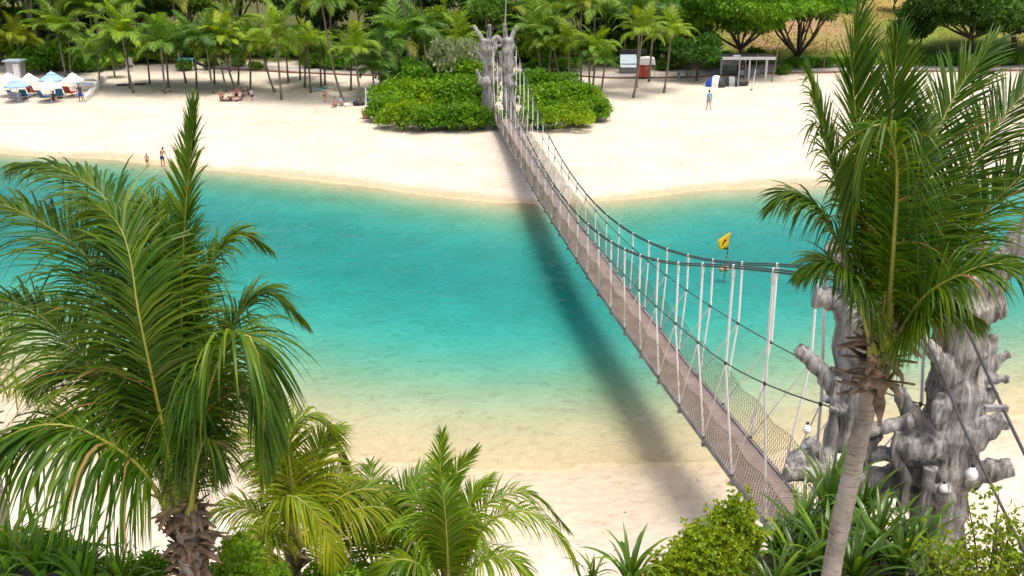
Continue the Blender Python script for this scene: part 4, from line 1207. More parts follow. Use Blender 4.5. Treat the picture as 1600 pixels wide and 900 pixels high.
def far_palm(px, py, cx, cy, L, col, label, group, nf=20, tr=0.11, dY=0.0, dead=0.06, ground=None):
    b = gl_(px, py) if ground is None else ground
    c = at(cx, cy, b[1] + dY)
    root = empty('coconut_palm', b - [0, 0, 0.05], label, 'palm tree', group)
    cr = c - b
    lean = cr * [1, 1, 0]
    mb = MB().tube(bez([[0, 0, -0.1], cr * 0.35 + lean * 0.16, cr * 0.7 + lean * 0.08, cr], 12), np.concatenate([[tr * 1.6, tr * 1.15], np.linspace(tr, tr * 0.72, 10)]), 8)
    mb.build('trunk', M['palm_bark_far'], root, True)
    off_ = gp_.uniform(0, 6.28)
    for i in range(nf):
        u = i / nf
        v = int(gp_.choice([0, 1] if u < 0.28 else [1, 2, 6, 7] if u < 0.6 else [2, 3, 7, 6] if u < 0.9 else [3]))
        o = link('frond', FV[v], None, root, cr)
        s = L * FLS * gp_.uniform(0.85, 1.12)
        o.scale = (s, s * gp_.uniform(0.9, 1.1), s)
        o.rotation_euler = (gp_.normal(0, 0.08), gp_.normal(0, 0.08), off_ + i * 2.3999 + gp_.normal(0, 0.15))
        k = gp_.uniform(0.82, 1.18)
        cc = np.array(col) * k
        if gp_.random() < dead and u > 0.6: cc = np.array([2.2, 1.2, 1.0])
        if u < 0.2: cc = cc * [1.25, 1.12, 0.9]
        o.color = (*cc, 1)
    return root


Gn, Yl, Dk, Ol = (1.0, 1.0, 1.0), (1.9, 1.4, 0.7), (0.62, 0.72, 0.9), (1.15, 1.0, 0.8)
FP = [  # base px, crown px, frond length, tint, label
    (43, 113, 28, 76, 3.0, (2.2, 1.35, 0.8), 'yellowing palm behind the leftmost parasols'),
    (104, 121, 90, 58, 3.2, Ol, 'palm with long pale trunk behind the parasols'),
    (109, 120, 107, 74, 2.4, Dk, 'slim palm with pale upright trunk beside another behind the parasols'),
    (156, 137, 152, 92, 2.3, Gn, 'green palm beside the white barrier net'),
    (180, 122, 176, 104, 1.5, (1.7, 1.5, .8), 'very short bright palm between the barrier net and two leaning palms'),
    (209, 145, 191, 66, 3.1, (1.7, 1.4, .8), 'tall palm with bright top, trunk leaning left, nearest the dark mats'),
    (203, 138, 197, 80, 2.6, Dk, 'darker palm close behind the bright-topped leaning palm'),
    (234, 131, 230, 95, 2.0, Ol, 'small palm with thin trunk left of the sunbather'),
    (258, 146, 251, 80, 2.8, Gn, 'palm with straight trunk right beside the sunbather'),
    (263, 137, 259, 85, 2.2, Dk, 'dark palm just behind the sunbather'),
    (291, 130, 281, 80, 2.5, Gn, 'palm before the teal play shelter with trunk leaning left'),
    (307, 139, 304, 78, 2.7, Dk, 'dark green palm before the play slide'),
    (334, 146, 322, 76, 2.7, Dk, 'dark palm leaning left, left of the bright yellow palm'),
    (335, 132, 333, 88, 2.1, Gn, 'small palm behind the leaning dark palm'),
    (355, 144, 343, 92, 2.1, Ol, 'thin curved palm below the bright yellow palm'),
    (369, 142, 349, 76, 2.6, (2.7, 1.8, .7), 'bright yellow palm above the seated group'),
    (372, 133, 372, 88, 1.9, Dk, 'thin upright palm right of the bright yellow palm'),
    (391, 140, 390, 82, 2.4, Dk, 'dark palm just right of the seated group'),
    (430, 144, 411, 88, 2.3, Yl, 'yellow-green palm with strongly curved trunk'),
    (440, 156, 432, 68, 2.8, (1.6, 1.3, .8), 'palm standing forward alone with tall straight trunk'),
    (451, 130, 447, 92, 2.0, Gn, 'thin palm behind the forward-standing palm'),
    (469, 125, 467, 84, 2.4, Dk, 'dark palm at the back above the path kerb'),
    (476, 137, 476, 84, 2.0, Gn, 'left trunk of a close pair of palms in mid beach'),
    (486, 145, 480, 78, 2.4, (1.8, 1.45, .7), 'bright palm, right one of a close pair in mid beach'),
    (502, 136, 499, 88, 2.1, Ol, 'palm above the green and white mats'),
    (508, 133, 506, 90, 2.0, Dk, 'dark palm beside the one above the green mats'),
    (537, 160, 502, 10, 3.0, Ol, 'tallest beach palm with long trunk leaning left'),
    (548, 141, 548, 100, 1.9, Gn, 'small upright palm behind the tallest leaning palm'),
    (567, 160, 554, 90, 2.5, (1.7, 1.35, .75), 'bright palm leaning left near the blue board'),
    (587, 154, 582, 118, 1.8, Dk, 'short leafy palm at the left edge of the planting'),
    (598, 148, 590, 96, 2.4, Dk, 'dark palm behind the left edge of the planting'),
    (627, 138, 623, 74, 3.6, (0.95, 1.0, .95), 'large full palm with grey trunk behind the left planting'),
    (643, 132, 655, 60, 2.8, Dk, 'dark palm right behind the large full palm'),
    (714, 128, 717, 72, 2.7, (1.5, 1.25, .8), 'bright palm left of the far tower'),
    (850, 120, 838, 66, 3.4, Gn, 'large palm right of the far tower'),
    (855, 122, 862, 72, 2.6, Ol, 'palm close right of the large palm by the far tower'),
    (877, 122, 866, 82, 2.6, (1.5, 1.2, .8), 'palm with drooping yellow fronds behind the right planting'),
    (889, 128, 889, 76, 2.2, (1.8, 1.4, .8), 'small yellow-green palm behind the right planting'),
    (908, 136, 908, 22, 2.4, Ol, 'tall thin palm right of the planting'),
    (921, 140, 921, 96, 2.0, Dk, 'dark palm, left of three at the right tip of the planting'),
    (925, 141, 931, 88, 2.4, (1.7, 1.4, .8), 'bright palm, middle of three at the right tip of the planting'),
    (937, 148, 945, 108, 1.6, Gn, 'short palm, right of three at the right tip of the planting'),
    (961, 99, 960, 54, 2.9, Gn, 'full palm left of the grey shed'),
    (989, 153, 1003, 62, 2.5, (1.5, 1.2, .85), 'tall palm leaning right in front of the red kiosk'),
    (994, 137, 1000, 30, 2.6, Dk, 'taller palm behind the one before the red kiosk'),
    (1014, 128, 1022, 20, 2.4, Dk, 'tall dark palm with thin bent trunk right of the red kiosk'),
    (1037, 145, 1048, 66, 2.3, (1.8, 1.35, .8), 'lone yellow-green palm leaning right between kiosk and tents'),
]
for (a, b2, c, d, L, col, lab) in FP:
    far_palm(a, b2, c, d - 7, L, col, lab, 'palms on the far beach', nf=21, tr=0.10)
# taller palms standing among the trees behind
bx = [-62, -56, -50, -44.5, -40, -35, -30, -26, -21, -17, -13.5, -9, -4.5, 0.5, 4.5, 8.5, 12.5, 17]
for i, x in enumerate(bx):
    y = 114.5 + gp_.uniform(-1, 4)
    x_ = x + gp_.normal(0, 0.7)
    b = np.array([x_, y, lz(x_, y)])
    h = gp_.uniform(4.8, 7.6)
    cx_ = b + [gp_.normal(0, 0.5), 0, h]
    rel = cx_ - [0, 0, CAM_H]
    dpt = rel @ _fw
    far_palm(0, 0, 800 + CAM_F * rel[0] / dpt, 450 - CAM_F * (rel @ _up) / dpt, gp_.uniform(2.7, 3.3), [Gn, Dk, Ol, (1.5, 1.25, .8)][i % 4], f'coconut palm, {ordw(i)} from the left in the back row at the edge of the wood', 'palms at the edge of the wood', nf=20, ground=b)


# ------------------------------------------------------------------ foreground undergrowth
def strap_mesh(L, w, e0, bend, seed, fold=0.35):
    g = np.random.default_rng(seed)
    n = 9; s = np.linspace(0, 1, n)
    ang = e0 - bend * s ** 1.8
    tx = np.stack([np.cos(ang), 0 * ang, np.sin(ang)], -1)
    P = np.concatenate([[[0, 0, 0]], np.cumsum((tx[1:] + tx[:-1]) / 2 * (L / (n - 1)), 0)])
    nr = np.stack([-np.sin(ang), 0 * ang, np.cos(ang)], -1)
    wd = w * np.interp(s, [0, 0.15, 0.5, 0.85, 1], [0.55, 0.9, 1.0, 0.55, 0.02]) / 2
    tw = g.normal(0, 0.25) * s
    rows = []
    for i in range(n):
        lat = np.array([0, math.cos(tw[i]), math.sin(tw[i])])
        rows += [P[i] - lat * wd[i] + nr[i] * wd[i] * fold, P[i], P[i] + lat * wd[i] + nr[i] * wd[i] * fold]
    Q = []
    for i in range(n - 1):
        Q += [[i * 3, i * 3 + 1, i * 3 + 4, i * 3 + 3], [i * 3 + 1, i * 3 + 2, i * 3 + 5, i * 3 + 4]]
    me = new_mesh('leaf', rows, Q, smooth_=True); me.materials.append(M['strap'])
    return me


STR = [strap_mesh(1.0, 0.068, R(e), R(b), i) for i, (e, b) in enumerate([(86, 25), (78, 55), (68, 80), (55, 105), (80, 120), (40, 90), (72, 35), (62, 60)])]
gs = np.random.default_rng(77)


def strap_plant(p, L, n, label, col=(1, 1, 1), group='strap-leaved plants'):
    root = empty('strap_leaved_plant', p, label, 'plant', group)
    MB().tube([[0, 0, -0.3], [0, 0, 0.18]], [0.10, 0.05], 8).build('stem', M['husk'], root)
    for i in range(n):
        u = i / n
        v = int(gs.choice([0, 6, 1] if u < 0.35 else [1, 2, 4, 7] if u < 0.7 else [2, 3, 5]))
        o = link('leaf', STR[v], None, root, (gs.normal(0, 0.03), gs.normal(0, 0.03), gs.uniform(0.0, 0.16)))
        s = L * gs.uniform(0.75, 1.15)
        o.scale = (s, s * gs.uniform(0.85, 1.2), s)
        o.rotation_euler = (0, 0, i * 2.3999 + gs.normal(0, 0.2))
        k = gs.uniform(0.7, 1.35)
        cc = np.array(col) * k
        if gs.random() < 0.12: cc = cc * [2.2, 1.6, 0.8]
        o.color = (*cc, 1)
    return root


STP = [(1215, 850, 15.2, 1.15), (1250, 830, 15.6, 1.35), (1290, 790, 16.2, 1.7), (1240, 885, 14.4, 1.3), (1285, 868, 14.6, 1.5), (1345, 800, 16.0, 1.5), (1365, 850, 14.8, 1.6), (1400, 885, 14.2, 1.5), (1330, 900, 13.8, 1.4), (1425, 850, 15.0, 1.3), (1205, 915, 13.8, 1.15), (1455, 905, 13.9, 1.3)]
for i, (px, py, Y_, L) in enumerate(STP):
    p = at(px, py + 35, Y_)
    where = ['at the deck edge below the net', 'below the log stub of the near tower', 'against the foot of the left tower column', 'low, left of the leaning trunk', 'close left of the leaning trunk', 'behind the leaning trunk', 'just right of the leaning trunk',
             'low right of the leaning trunk', 'at the very foot of the leaning trunk', 'before the right tower column', 'lowest on the left beside the feathery shrub', 'at the lower edge below the right tower column'][i]
    strap_plant(p, L * 0.88, 34, f'green strap-leaved plant {where}', (0.8, 0.85, 0.8))
p = at(985, 925, 14.0); strap_plant(p, 1.15, 22, 'strap-leaved plant alone on the sand at the lower edge', (0.9, 0.95, 1.0))
p = at(925, 915, 14.6); strap_plant(p, 0.6, 14, 'tiny strap-leaved plant left of the lone one at the lower edge', (1.3, 1.2, 0.8))
for i, (px, py, Y_, L) in enumerate([(15, 885, 11.2, 1.05), (70, 898, 11.0, 1.0), (130, 908, 11.0, 0.9), (190, 915, 11.2, 0.8)]):
    strap_plant(at(px, py + 20, Y_), L, 24, ['broad-leaved plant in the lower left corner', 'broad-leaved plant second from the lower left corner', 'broad-leaved plant third from the lower left corner', 'broad-leaved plant nearest the left palm trunk at the lower edge'][i], (1.3, 1.5, 0.9), 'plants in the lower left corner')

# support mound: bank of earth that carries the undergrowth in front of the camera
def mound(name, pts, label):
    mb = MB()
    for (x, y, z, r) in pts:
        k = 20; g0 = lz(x, y) - 0.4
        prof = [(r * 1.9, g0), (r * 1.5, g0 + (z - g0) * 0.35), (r * 1.1, g0 + (z - g0) * 0.75), (r * 0.6, z - 0.05), (0.01, z)]
        mb.lathe(prof, (x, y, 0), k)
    o = mb.build(name, solid(name + '_soil', (0.10, 0.075, 0.045), (0.05, 0.04, 0.025), 0.95, 4, 0.5), None, True)
    return tag(o, kind='structure')


bank = []
for (px, py, Y_, L) in STP:
    q = at(px, py + 35, Y_); bank.append((q[0], q[1], q[2] + 0.05, 0.8))
for (px, py, Y_) in [(15, 905, 11.2), (70, 918, 11.0), (130, 928, 11.0), (190, 935, 11.2), (985, 925, 14.0), (925, 915, 14.6)]:
    q = at(px, py, Y_); bank.append((q[0], q[1], q[2] + 0.05, 0.5))
mound('earth_bank', bank, '')


# feathery light green shrubs: twigs with whorls of narrow leaves
def feather_shrub(name, p, h, rad, label, nst=26, col=(1, 1, 1), leaf=0.11, whorls=16, seed=1, k=7, cat='shrub', sparse=False):
    g = np.random.default_rng(seed)
    root = empty(name, p, label, cat, 'feathery shrubs in the foreground')
    mb = MB(); C = []; Dn = []
    for i in range(nst):
        a = g.uniform(0, 6.28); rr = rad * math.sqrt(g.uniform(0, 1)); hh = h * (1 - 0.45 * (rr / rad) ** 2) * g.uniform(0.8, 1.1)
        e = np.array([math.cos(a) * rr, math.sin(a) * rr, hh])
        P = bez([[0.15 * e[0], 0.15 * e[1], -0.3], [0.55 * e[0], 0.55 * e[1], 0.5 * hh], e], 14)
        mb.tube(P[::2], np.linspace(0.022, 0.006, 7), 5)
        for q in range(whorls):
            f = (0.35 if sparse else 0.30) + 0.66 * q / whorls
            j = min(int(f * 13), 12); t_ = f * 13 - j
            c = P[j] * (1 - t_) + P[j + 1] * t_
            C.append(c + g.normal(0, 0.025, 3)); Dn.append(e / np.linalg.norm(e))
            for _ in range(2):
                sd = unit(g.normal(0, 1, 3) * [1, 1, 0.5] + [0, 0, 0.45]); ln = g.uniform(0.08, 0.24) * (1.6 if sparse else 1)
                C.append(c + sd * ln); Dn.append(sd)
                C.append(c + sd * ln * 0.55); Dn.append(sd)
    LV, LQ = leaves(np.array(C), leaf, k, g, 0.6, 0.3, np.array(Dn))
    mb.build('stem', M['bark'], root, True)
    c = link('foliage', new_mesh('foliage', LV, LQ), M['fern'], root); c.color = (*col, 1)
    return root


for i, (px, py, Y_, h, r_, lab) in enumerate([(1132, 905, 14.6, 1.95, 0.60, 'feathery light green shrub beside the deck end, tallest of three'), (1095, 925, 14.2, 1.5, 0.6, 'feathery light green shrub, middle of three on the sand'), (1055, 930, 14.0, 1.1, 0.5, 'feathery light green shrub, leftmost and lowest of three')]):
    q = at(px, py + 25, Y_)
    feather_shrub('feathery_shrub', q, h, r_, lab, 30, (1.5, 1.45, 1.0), 0.07, 22, seed=i + 3)
for i, (px, py, Y_, h, r_, lab) in enumerate([(1545, 910, 12.6, 1.9, 0.85, 'sparse yellow-green sapling right of the near tower'), (1490, 925, 12.2, 1.1, 0.6, 'leafy yellow-green sapling below the right tower column'), (1600, 925, 12.2, 1.7, 0.7, 'yellow-green sapling in the lower right corner')]):
    q = at(px, py + 25, Y_)
    feather_shrub('sapling', q, h, r_, lab, 11, (1.15, 1.15, 0.8), 0.085, 7, seed=i + 13, k=3, sparse=True)
for i, (px, py, Y_, s, lab) in enumerate([(375, 905, 12.4, 0.42, 'glossy green bush right of the left palm trunk'), (420, 925, 12.2, 0.36, 'small glossy bush below the yellow-green palm'), (350, 925, 11.6, 0.5, 'glossy bush at the foot of the left palm'),
                                         (520, 915, 14.2, 0.5, 'dark leafy bush under the yellow-green palms'), (640, 925, 14.0, 0.45, 'dark leafy bush left of the upright small palm'),
                                         (35, 885, 12.0, 0.55, 'leafy bush in the lower left corner behind the broad-leaved plants'), (110, 905, 12.0, 0.5, 'leafy bush second from the lower left corner'), (215, 905, 12.2, 0.45, 'leafy bush just left of the left palm trunk')]):
    q = at(px, py + 25, Y_)
    shrub(q, i % 4, s, (1.0, 0.95, 0.9), lab, i, 'bushes at the lower edge')
bank2 = []
for (px, py, Y_) in [(1132, 905, 14.6), (1095, 925, 14.2), (1055, 930, 14.0), (1545, 910, 12.6), (1490, 925, 12.2), (1600, 925, 12.2), (375, 895, 12.4), (420, 915, 12.2), (350, 925, 11.6), (520, 905, 14.2), (640, 915, 14.0), (35, 885, 12.0), (110, 905, 12.0), (215, 905, 12.2)]:
    q = at(px, py + 25, Y_); bank2.append((q[0], q[1], q[2] + 0.03, 0.5))
mound('planted_bank', bank2, '')


# ------------------------------------------------------------------ people
def tubes_mesh(tubes, voxel, extra=None):
    mb = MB()
    for pts, rad in tubes:
        P = bez(pts, max(4, 3 * len(pts))); r = np.interp(np.linspace(0, 1, len(P)), np.linspace(0, 1, len(rad)), rad)
        mb.tube(P, r, 10)
    if extra:
        for c, r in extra: mb.ball(c, r, 12, 9)
    o = mb.build('tmp', None)
    md = o.modifiers.new('r', 'REMESH'); md.mode = 'VOXEL'; md.voxel_size = voxel; md.use_smooth_shade = True
    sm = o.modifiers.new('s', 'SMOOTH'); sm.iterations = 3; sm.factor = 0.5
    me = bpy.data.meshes.new_from_object(o.evaluated_get(bpy.context.evaluated_depsgraph_get()))
    bpy.data.objects.remove(o)
    return me


POSES = {
    'stand': dict(pel=(0, 0, .52), ch=(0, 0, .72), nk=(0, -.005, .835), hd=(0, -.015, .925), sh=(.108, 0, .80), el=(.135, .01, .63), wr=(.145, -.04, .485), hip=(.052, 0, .51), kn=(.058, -.012, .285), an=(.060, .012, .045)),
    'walk': dict(pel=(0, 0, .52), ch=(0, -.01, .72), nk=(0, -.02, .835), hd=(0, -.03, .925), sh=(.108, 0, .80), el=(.130, .03, .63), wr=(.135, .0, .49), hip=(.052, 0, .51), kn=(.055, -.06, .29), an=(.055, -.09, .045), kn2=(.055, .03, .28), an2=(.055, .13, .07)),
    'bend': dict(pel=(0, .02, .50), ch=(0, -.06, .69), nk=(0, -.11, .79), hd=(0, -.15, .87), sh=(.105, -.08, .76), el=(.13, -.12, .60), wr=(.13, -.20, .50), hip=(.055, .02, .50), kn=(.065, -.015, .28), an=(.075, .02, .045)),
    'sit': dict(pel=(0, 0, .075), ch=(0, .03, .27), nk=(0, .02, .385), hd=(0, 0, .475), sh=(.105, .03, .35), el=(.14, -.05, .20), wr=(.10, -.19, .22), hip=(.052, -.01, .075), kn=(.075, -.23, .235), an=(.075, -.36, .045)),
    'lean': dict(pel=(0, 0, .075), ch=(0, .09, .26), nk=(0, .12, .37), hd=(0, .12, .465), sh=(.105, .11, .335), el=(.15, .16, .18), wr=(.15, .23, .035), hip=(.052, -.01, .075), kn=(.06, -.25, .10), an=(.06, -.48, .045)),
    'lie': dict(pel=(0, 0, .07), ch=(0, .19, .09), nk=(0, .31, .08), hd=(0, .40, .085), sh=(.11, .27, .08), el=(.18, .16, .05), wr=(.14, .02, .05), hip=(.055, -.01, .07), kn=(.06, -.22, .10), an=(.065, -.45, .05)),
}


def person(px, py, H, pose, yaw, label, bottom=None, top=None, skin=(1, 1, 1), group=None, loc=None, hair=True, z=None):
    p = gl_(px, py) if loc is None else np.array(loc)
    root = empty('person', p, label, 'person', group, yaw)
    J = {k: np.array(v) * H for k, v in POSES[pose].items()}
    mir = np.array([-1, 1, 1])
    u = H
    tb = [([J['pel'], (J['pel'] + J['ch']) / 2, J['ch'], J['ch'] * .35 + J['nk'] * .65], [.072 * u, .062 * u, .075 * u, .052 * u]), ([J['ch'] * .3 + J['nk'] * .7, J['nk'], J['hd']], [.034 * u, .029 * u, .034 * u])]
    tb.append(([J['sh'] * mir, J['ch'] * .35 + J['nk'] * .65, J['sh']], [.034 * u, .045 * u, .034 * u]))
    tb.append(([J['hip'] * mir, J['hip']], [.058 * u, .058 * u]))
    fingers = MB()
    for sgn in (1, -1):
        m_ = np.array([sgn, 1, 1])
        kn = J['kn2'] if (sgn < 0 and 'kn2' in J) else J['kn']; an = J['an2'] if (sgn < 0 and 'an2' in J) else J['an']
        tb.append(([J['sh'] * m_, J['el'] * m_, J['wr'] * m_], [.033 * u, .025 * u, .017 * u]))
        tb.append(([J['hip'] * m_, kn * m_, an * m_], [.056 * u, .036 * u, .023 * u]))
        fd = np.array([0, -1, 0.0]); sh_ = (an - kn) / np.linalg.norm(an - kn)
        if pose in ('lie', 'lean'): fd = np.array([0, -.3, 1.0])
        elif pose != 'sit': fd = np.array([0, -1, -0.12])
        fd = fd / np.linalg.norm(fd)
        tb.append(([an * m_ - fd * .025 * u + sh_ * .02 * u, an * m_ + sh_ * .022 * u + fd * .05 * u, an * m_ + sh_ * .03 * u + fd * .10 * u], [.024 * u, .024 * u, .017 * u]))
        hd_ = (J['wr'] - J['el']) / np.linalg.norm(J['wr'] - J['el']) * m_
        w = J['wr'] * m_
        palm = w + hd_ * .035 * u
        tb.append(([w, palm, w + hd_ * .052 * u], [.016 * u, .021 * u, .018 * u]))
        side = np.cross(hd_, [0, 0, 1.0]); side = side / (np.linalg.norm(side) + 1e-9) if np.linalg.norm(side) > .2 else np.array([0, 1.0, 0])
        crl = np.array([-sgn * 0.4, -0.2, -0.2])
        for q, (o_, l_) in enumerate([(-.014, .040), (-.005, .046), (.005, .043), (.013, .033)]):
            b0 = w + hd_ * .048 * u + side * o_ * u
            fingers.tube([b0, b0 + hd_ * l_ * .55 * u, b0 + (hd_ * .85 + crl * .4) * l_ * u], [.0062 * u, .0056 * u, .0045 * u], 5)
        b0 = w + hd_ * .018 * u - side * .016 * u
        fingers.tube([b0, b0 - side * .016 * u + hd_ * .018 * u, b0 - side * .018 * u + hd_ * .036 * u], [.0078 * u, .007 * u, .0055 * u], 5)
    face = np.array([0, -1, 0.0]) if pose not in ('lie',) else np.array([0, 0, 1.0])
    upv = np.array([0, 0, 1.0]) if pose != 'lie' else np.array([0, 1.0, 0])
    me = tubes_mesh(tb, .013 * u, [(J['hd'], (.046 * u, .054 * u, .066 * u) if pose != 'lie' else (.046 * u, .066 * u, .054 * u)), (J['hd'] + face * .055 * u - upv * .008 * u, .011 * u),
                                   (J['hd'] + np.array([.047 * u, 0, 0]), .012 * u), (J['hd'] - np.array([.047 * u, 0, 0]), .012 * u)])
    # fingers joined into the same body mesh
    bm = bmesh.new(); bm.from_mesh(me)
    fm = new_mesh('f', np.concatenate(fingers.V), np.concatenate(fingers.Q), np.concatenate(fingers.T), smooth_=True)
    bm.from_mesh(fm); bm.to_mesh(me); bm.free(); bpy.data.meshes.remove(fm)
    me.polygons.foreach_set('use_smooth', np.ones(len(me.polygons), dtype=bool))
    me.name = 'body'
    bo = link('body', me, M['skin'], root); bo.color = (*skin, 1)
    if hair:
        hb = MB().ball(J['hd'] - face * .012 * u + upv * .016 * u, (.051 * u, .058 * u, .064 * u) if pose != 'lie' else (.051 * u, .064 * u, .058 * u), 14, 10)
        hb.build('hair', M['hair'], root, True)
        ey = MB()
        for sgn in (1, -1): ey.ball(J['hd'] + face * .052 * u + upv * .004 * u + np.array([sgn * .018 * u, 0, 0]), .005 * u, 6, 5)
        ey.ball(J['hd'] + face * .049 * u - upv * .030 * u, (.013 * u, .005 * u, .004 * u), 8, 5)
        ey.build('face_features', M['hair'], root)
    if bottom:
        kn2 = J.get('kn2', J['kn'])
        t2 = [([J['hip'] * mir, J['hip']], [.066 * u, .066 * u]), ([J['pel'] * .8 + J['ch'] * .2, J['pel']], [.072 * u, .078 * u])]
        for sgn in (1, -1):
            m_ = np.array([sgn, 1, 1]); k_ = kn2 if sgn < 0 else J['kn']; l_ = bottom[1]
            t2.append(([J['hip'] * m_, (J['hip'] * (1 - l_) + k_ * l_) * m_], [.064 * u, .056 * u]))
        c = link('shorts', tubes_mesh(t2, .016 * u), M['cloth'], root); c.color = (*bottom[0], 1)
    if top:
        t2 = [([J['pel'] * .7 + J['ch'] * .3, J['ch'], J['ch'] * .4 + J['nk'] * .6], [.078 * u, .084 * u, .052 * u]), ([J['sh'] * mir, J['ch'] * .35 + J['nk'] * .65, J['sh']], [.042 * u, .052 * u, .042 * u])]
        if len(top) > 1 and top[1]: t2.append(([J['ch'], J['pel'], J['pel'] * .75 + (J['kn'] * [0, 1, 1]) * .25], [.084 * u, .085 * u, .095 * u]))
        for sgn in (1, -1):
            m_ = np.array([sgn, 1, 1]); t2.append(([J['sh'] * m_, (J['sh'] * .45 + J['el'] * .55) * m_], [.042 * u, .036 * u]))
        c = link('shirt', tubes_mesh(t2, .016 * u), M['cloth'], root); c.color = (*top[0], 1)
    return root


PI = math.pi
person(255, 260, 1.45, 'bend', PI * 0.95, 'boy in blue shorts standing at the water edge on the left', bottom=((0.06, 0.10, 0.22), .62), skin=(0.8, 0.75, 0.7))
person(231, 261, 1.0, 'stand', PI, 'small child standing in the shallows beside the boy in shorts', bottom=((0.25, 0.12, 0.10), .18), skin=(0.95, 0.9, 0.85))
person(1107, 172, 1.72, 'walk', PI + 0.4, 'person in a light blue dress walking alone across the right beach', top=((0.16, 0.40, 0.62), True), skin=(1, .9, .85))
GRP = 'people sitting on the far beach'
person(346, 155, 1.6, 'sit', 0.5, 'person in dark clothes, leftmost of the seated group', bottom=((.05, .05, .06), .8), top=((.45, .16, .12),), group=GRP)
person(359, 157, 1.65, 'lie', PI * .5, 'person lying on dark towel at the front of the seated group', bottom=((.03, .03, .04), .7), group=GRP)
person(370, 150, 1.6, 'sit', -0.4, 'person in red top seated at the back of the group', bottom=((.10, .03, .03), .8), top=((.50, .10, .10),), group=GRP)
person(377, 157, 1.6, 'lean', -0.9, 'person in grey top leaning back in the middle of the group', bottom=((.35, .08, .10), .6), top=((.10, .10, .12),), group=GRP)
person(380, 151, 1.55, 'sit', 0.9, 'person in dark grey seated behind the one leaning back', bottom=((.06, .06, .07), .8), top=((.09, .09, .10),), group=GRP)
person(387, 149, 1.6, 'sit', 1.3, 'person in brown top, rightmost seated of the group', bottom=((.06, .06, .07), .8), top=((.22, .12, .10),), group=GRP)
person(394, 158, 1.1, 'stand', 0.3, 'child in white top and dark shorts standing right of the seated group', bottom=((.05, .06, .09), .8), top=((.55, .75, .85),))
person(508, 160, 1.25, 'stand', 0.1, 'child in swimwear standing left of the tallest leaning palm', bottom=((.30, .06, .06), .2), skin=(1.1, .9, .8))
person(524, 167, 1.6, 'sit', -0.2, 'person in pink top seated at the foot of the tallest palm', bottom=((.10, .10, .11), .8), top=((.55, .25, .23),))
person(533, 165, 1.6, 'sit', 0.8, 'dark-haired person in pale blue top leaning near the tallest palm', bottom=((.7, .68, .65), .8), top=((.35, .50, .70),))
person(266, 144, 1.65, 'lie', PI * .5, 'sunbather lying beside a straight palm trunk', bottom=((.10, .10, .10), .4), top=((.5, .5, .5),))
person(127, 159, 1.7, 'bend', 0.2, 'person in bright blue shorts beside the barrier net', bottom=((.01, .10, .55), .95), top=((.07, .09, .11),), skin=(.6, .55, .5))
person(84, 157, 1.6, 'sit', 0.3, 'person seated in the shade of the front white parasol', bottom=((.2, .08, .06), .8), top=((.12, .10, .10),), skin=(.7, .6, .55))


# ------------------------------------------------------------------ beach furniture
def parasol(px, apex_y, rim_y, base_y, half, mat, label, tiers=1):
    b = gl_(px, base_y)
    root = empty('parasol', b, label, 'parasol', 'parasols on the left beach')
    ppm = CAM_F / ((b - [0, 0, CAM_H]) @ _fw)
    r = half / ppm
    zr = at(px, rim_y, b[1] - r * 0.3)[2] - b[2]; za = at(px, apex_y, b[1])[2] - b[2]
    za = max(za, zr + 0.3)
    MB().tube([[0, 0, -0.2], [0, 0, za]], 0.03, 8).build('pole', M['white_paint'], root)
    k = 8; mb = MB(); V = []
    for f, zf in ((1.0, 0.0), (0.62, 0.40), (0.28, 0.74)):
        for i in range(k * 2):
            a = 2 * PI * i / (k * 2); rr = r * f * (1 if i % 2 == 0 else 0.955)
            V.append([rr * math.cos(a), rr * math.sin(a), zr + (za - zr) * (zf + 0.05 * (f == 1) * (i % 2))])
    kk = k * 2; Q = []
    for j in range(2):
        for i in range(kk): Q.append([j * kk + i, j * kk + (i + 1) % kk, (j + 1) * kk + (i + 1) % kk, (j + 1) * kk + i])
    n0 = len(V); V.append([0, 0, zr + (za - zr) * 0.9])
    T = [[n0, 2 * kk + i, 2 * kk + (i + 1) % kk] for i in range(kk)]
    for i in range(kk): V.append([V[i][0], V[i][1], V[i][2] - 0.10])
    for i in range(kk): Q.append([n0 + 1 + i, n0 + 1 + (i + 1) % kk, (i + 1) % kk, i])
    c = mb.add(V, Q, T).build('canopy', M[mat], root)
    c.modifiers.new('t', 'SOLIDIFY').thickness = 0.012
    top = MB().lathe([(r * 0.40, zr + (za - zr) * 0.70), (r * 0.2, zr + (za - zr) * 0.90), (0.01, za + 0.03)], (0, 0, 0), 8).build('vent_cap', M[mat], root)
    MB().lathe([(0.01, za + 0.02), (0.035, za + 0.05), (0.01, za + 0.13)], (0, 0, 0), 8).build('finial', M['white_paint'], root)
    for i in range(k):
        a = 2 * PI * i / k
        MB().tube([[0, 0, zr + (za - zr) * 0.86], [r * .97 * math.cos(a), r * .97 * math.sin(a), zr - 0.02]], 0.008, 4).build('rib', M['metal_pole'], root)
    MB().lathe([(0.01, 0.10), (0.22, 0.08), (0.26, 0.0), (0.26, -0.1)], (0, 0, 0), 12).build('base', M['grey'], root)


parasol(18, 114, 126, 151, 18, 'white', 'white parasol at the far left edge behind a pale blue one')
parasol(29, 124, 135, 160, 19, 'blue_fabric', 'pale blue parasol in front at the far left over blue loungers')
parasol(50, 115, 126, 151, 16, 'white', 'white parasol in the back row between the two pale blue ones')
parasol(85, 112, 125, 151, 20, 'blue_fabric', 'pale blue tiered parasol in the back row')
parasol(81, 124, 136, 160, 19, 'white', 'white parasol in front shading a seated person')
parasol(118, 114, 126, 152, 17, 'white', 'white parasol on the right beside the low awning')


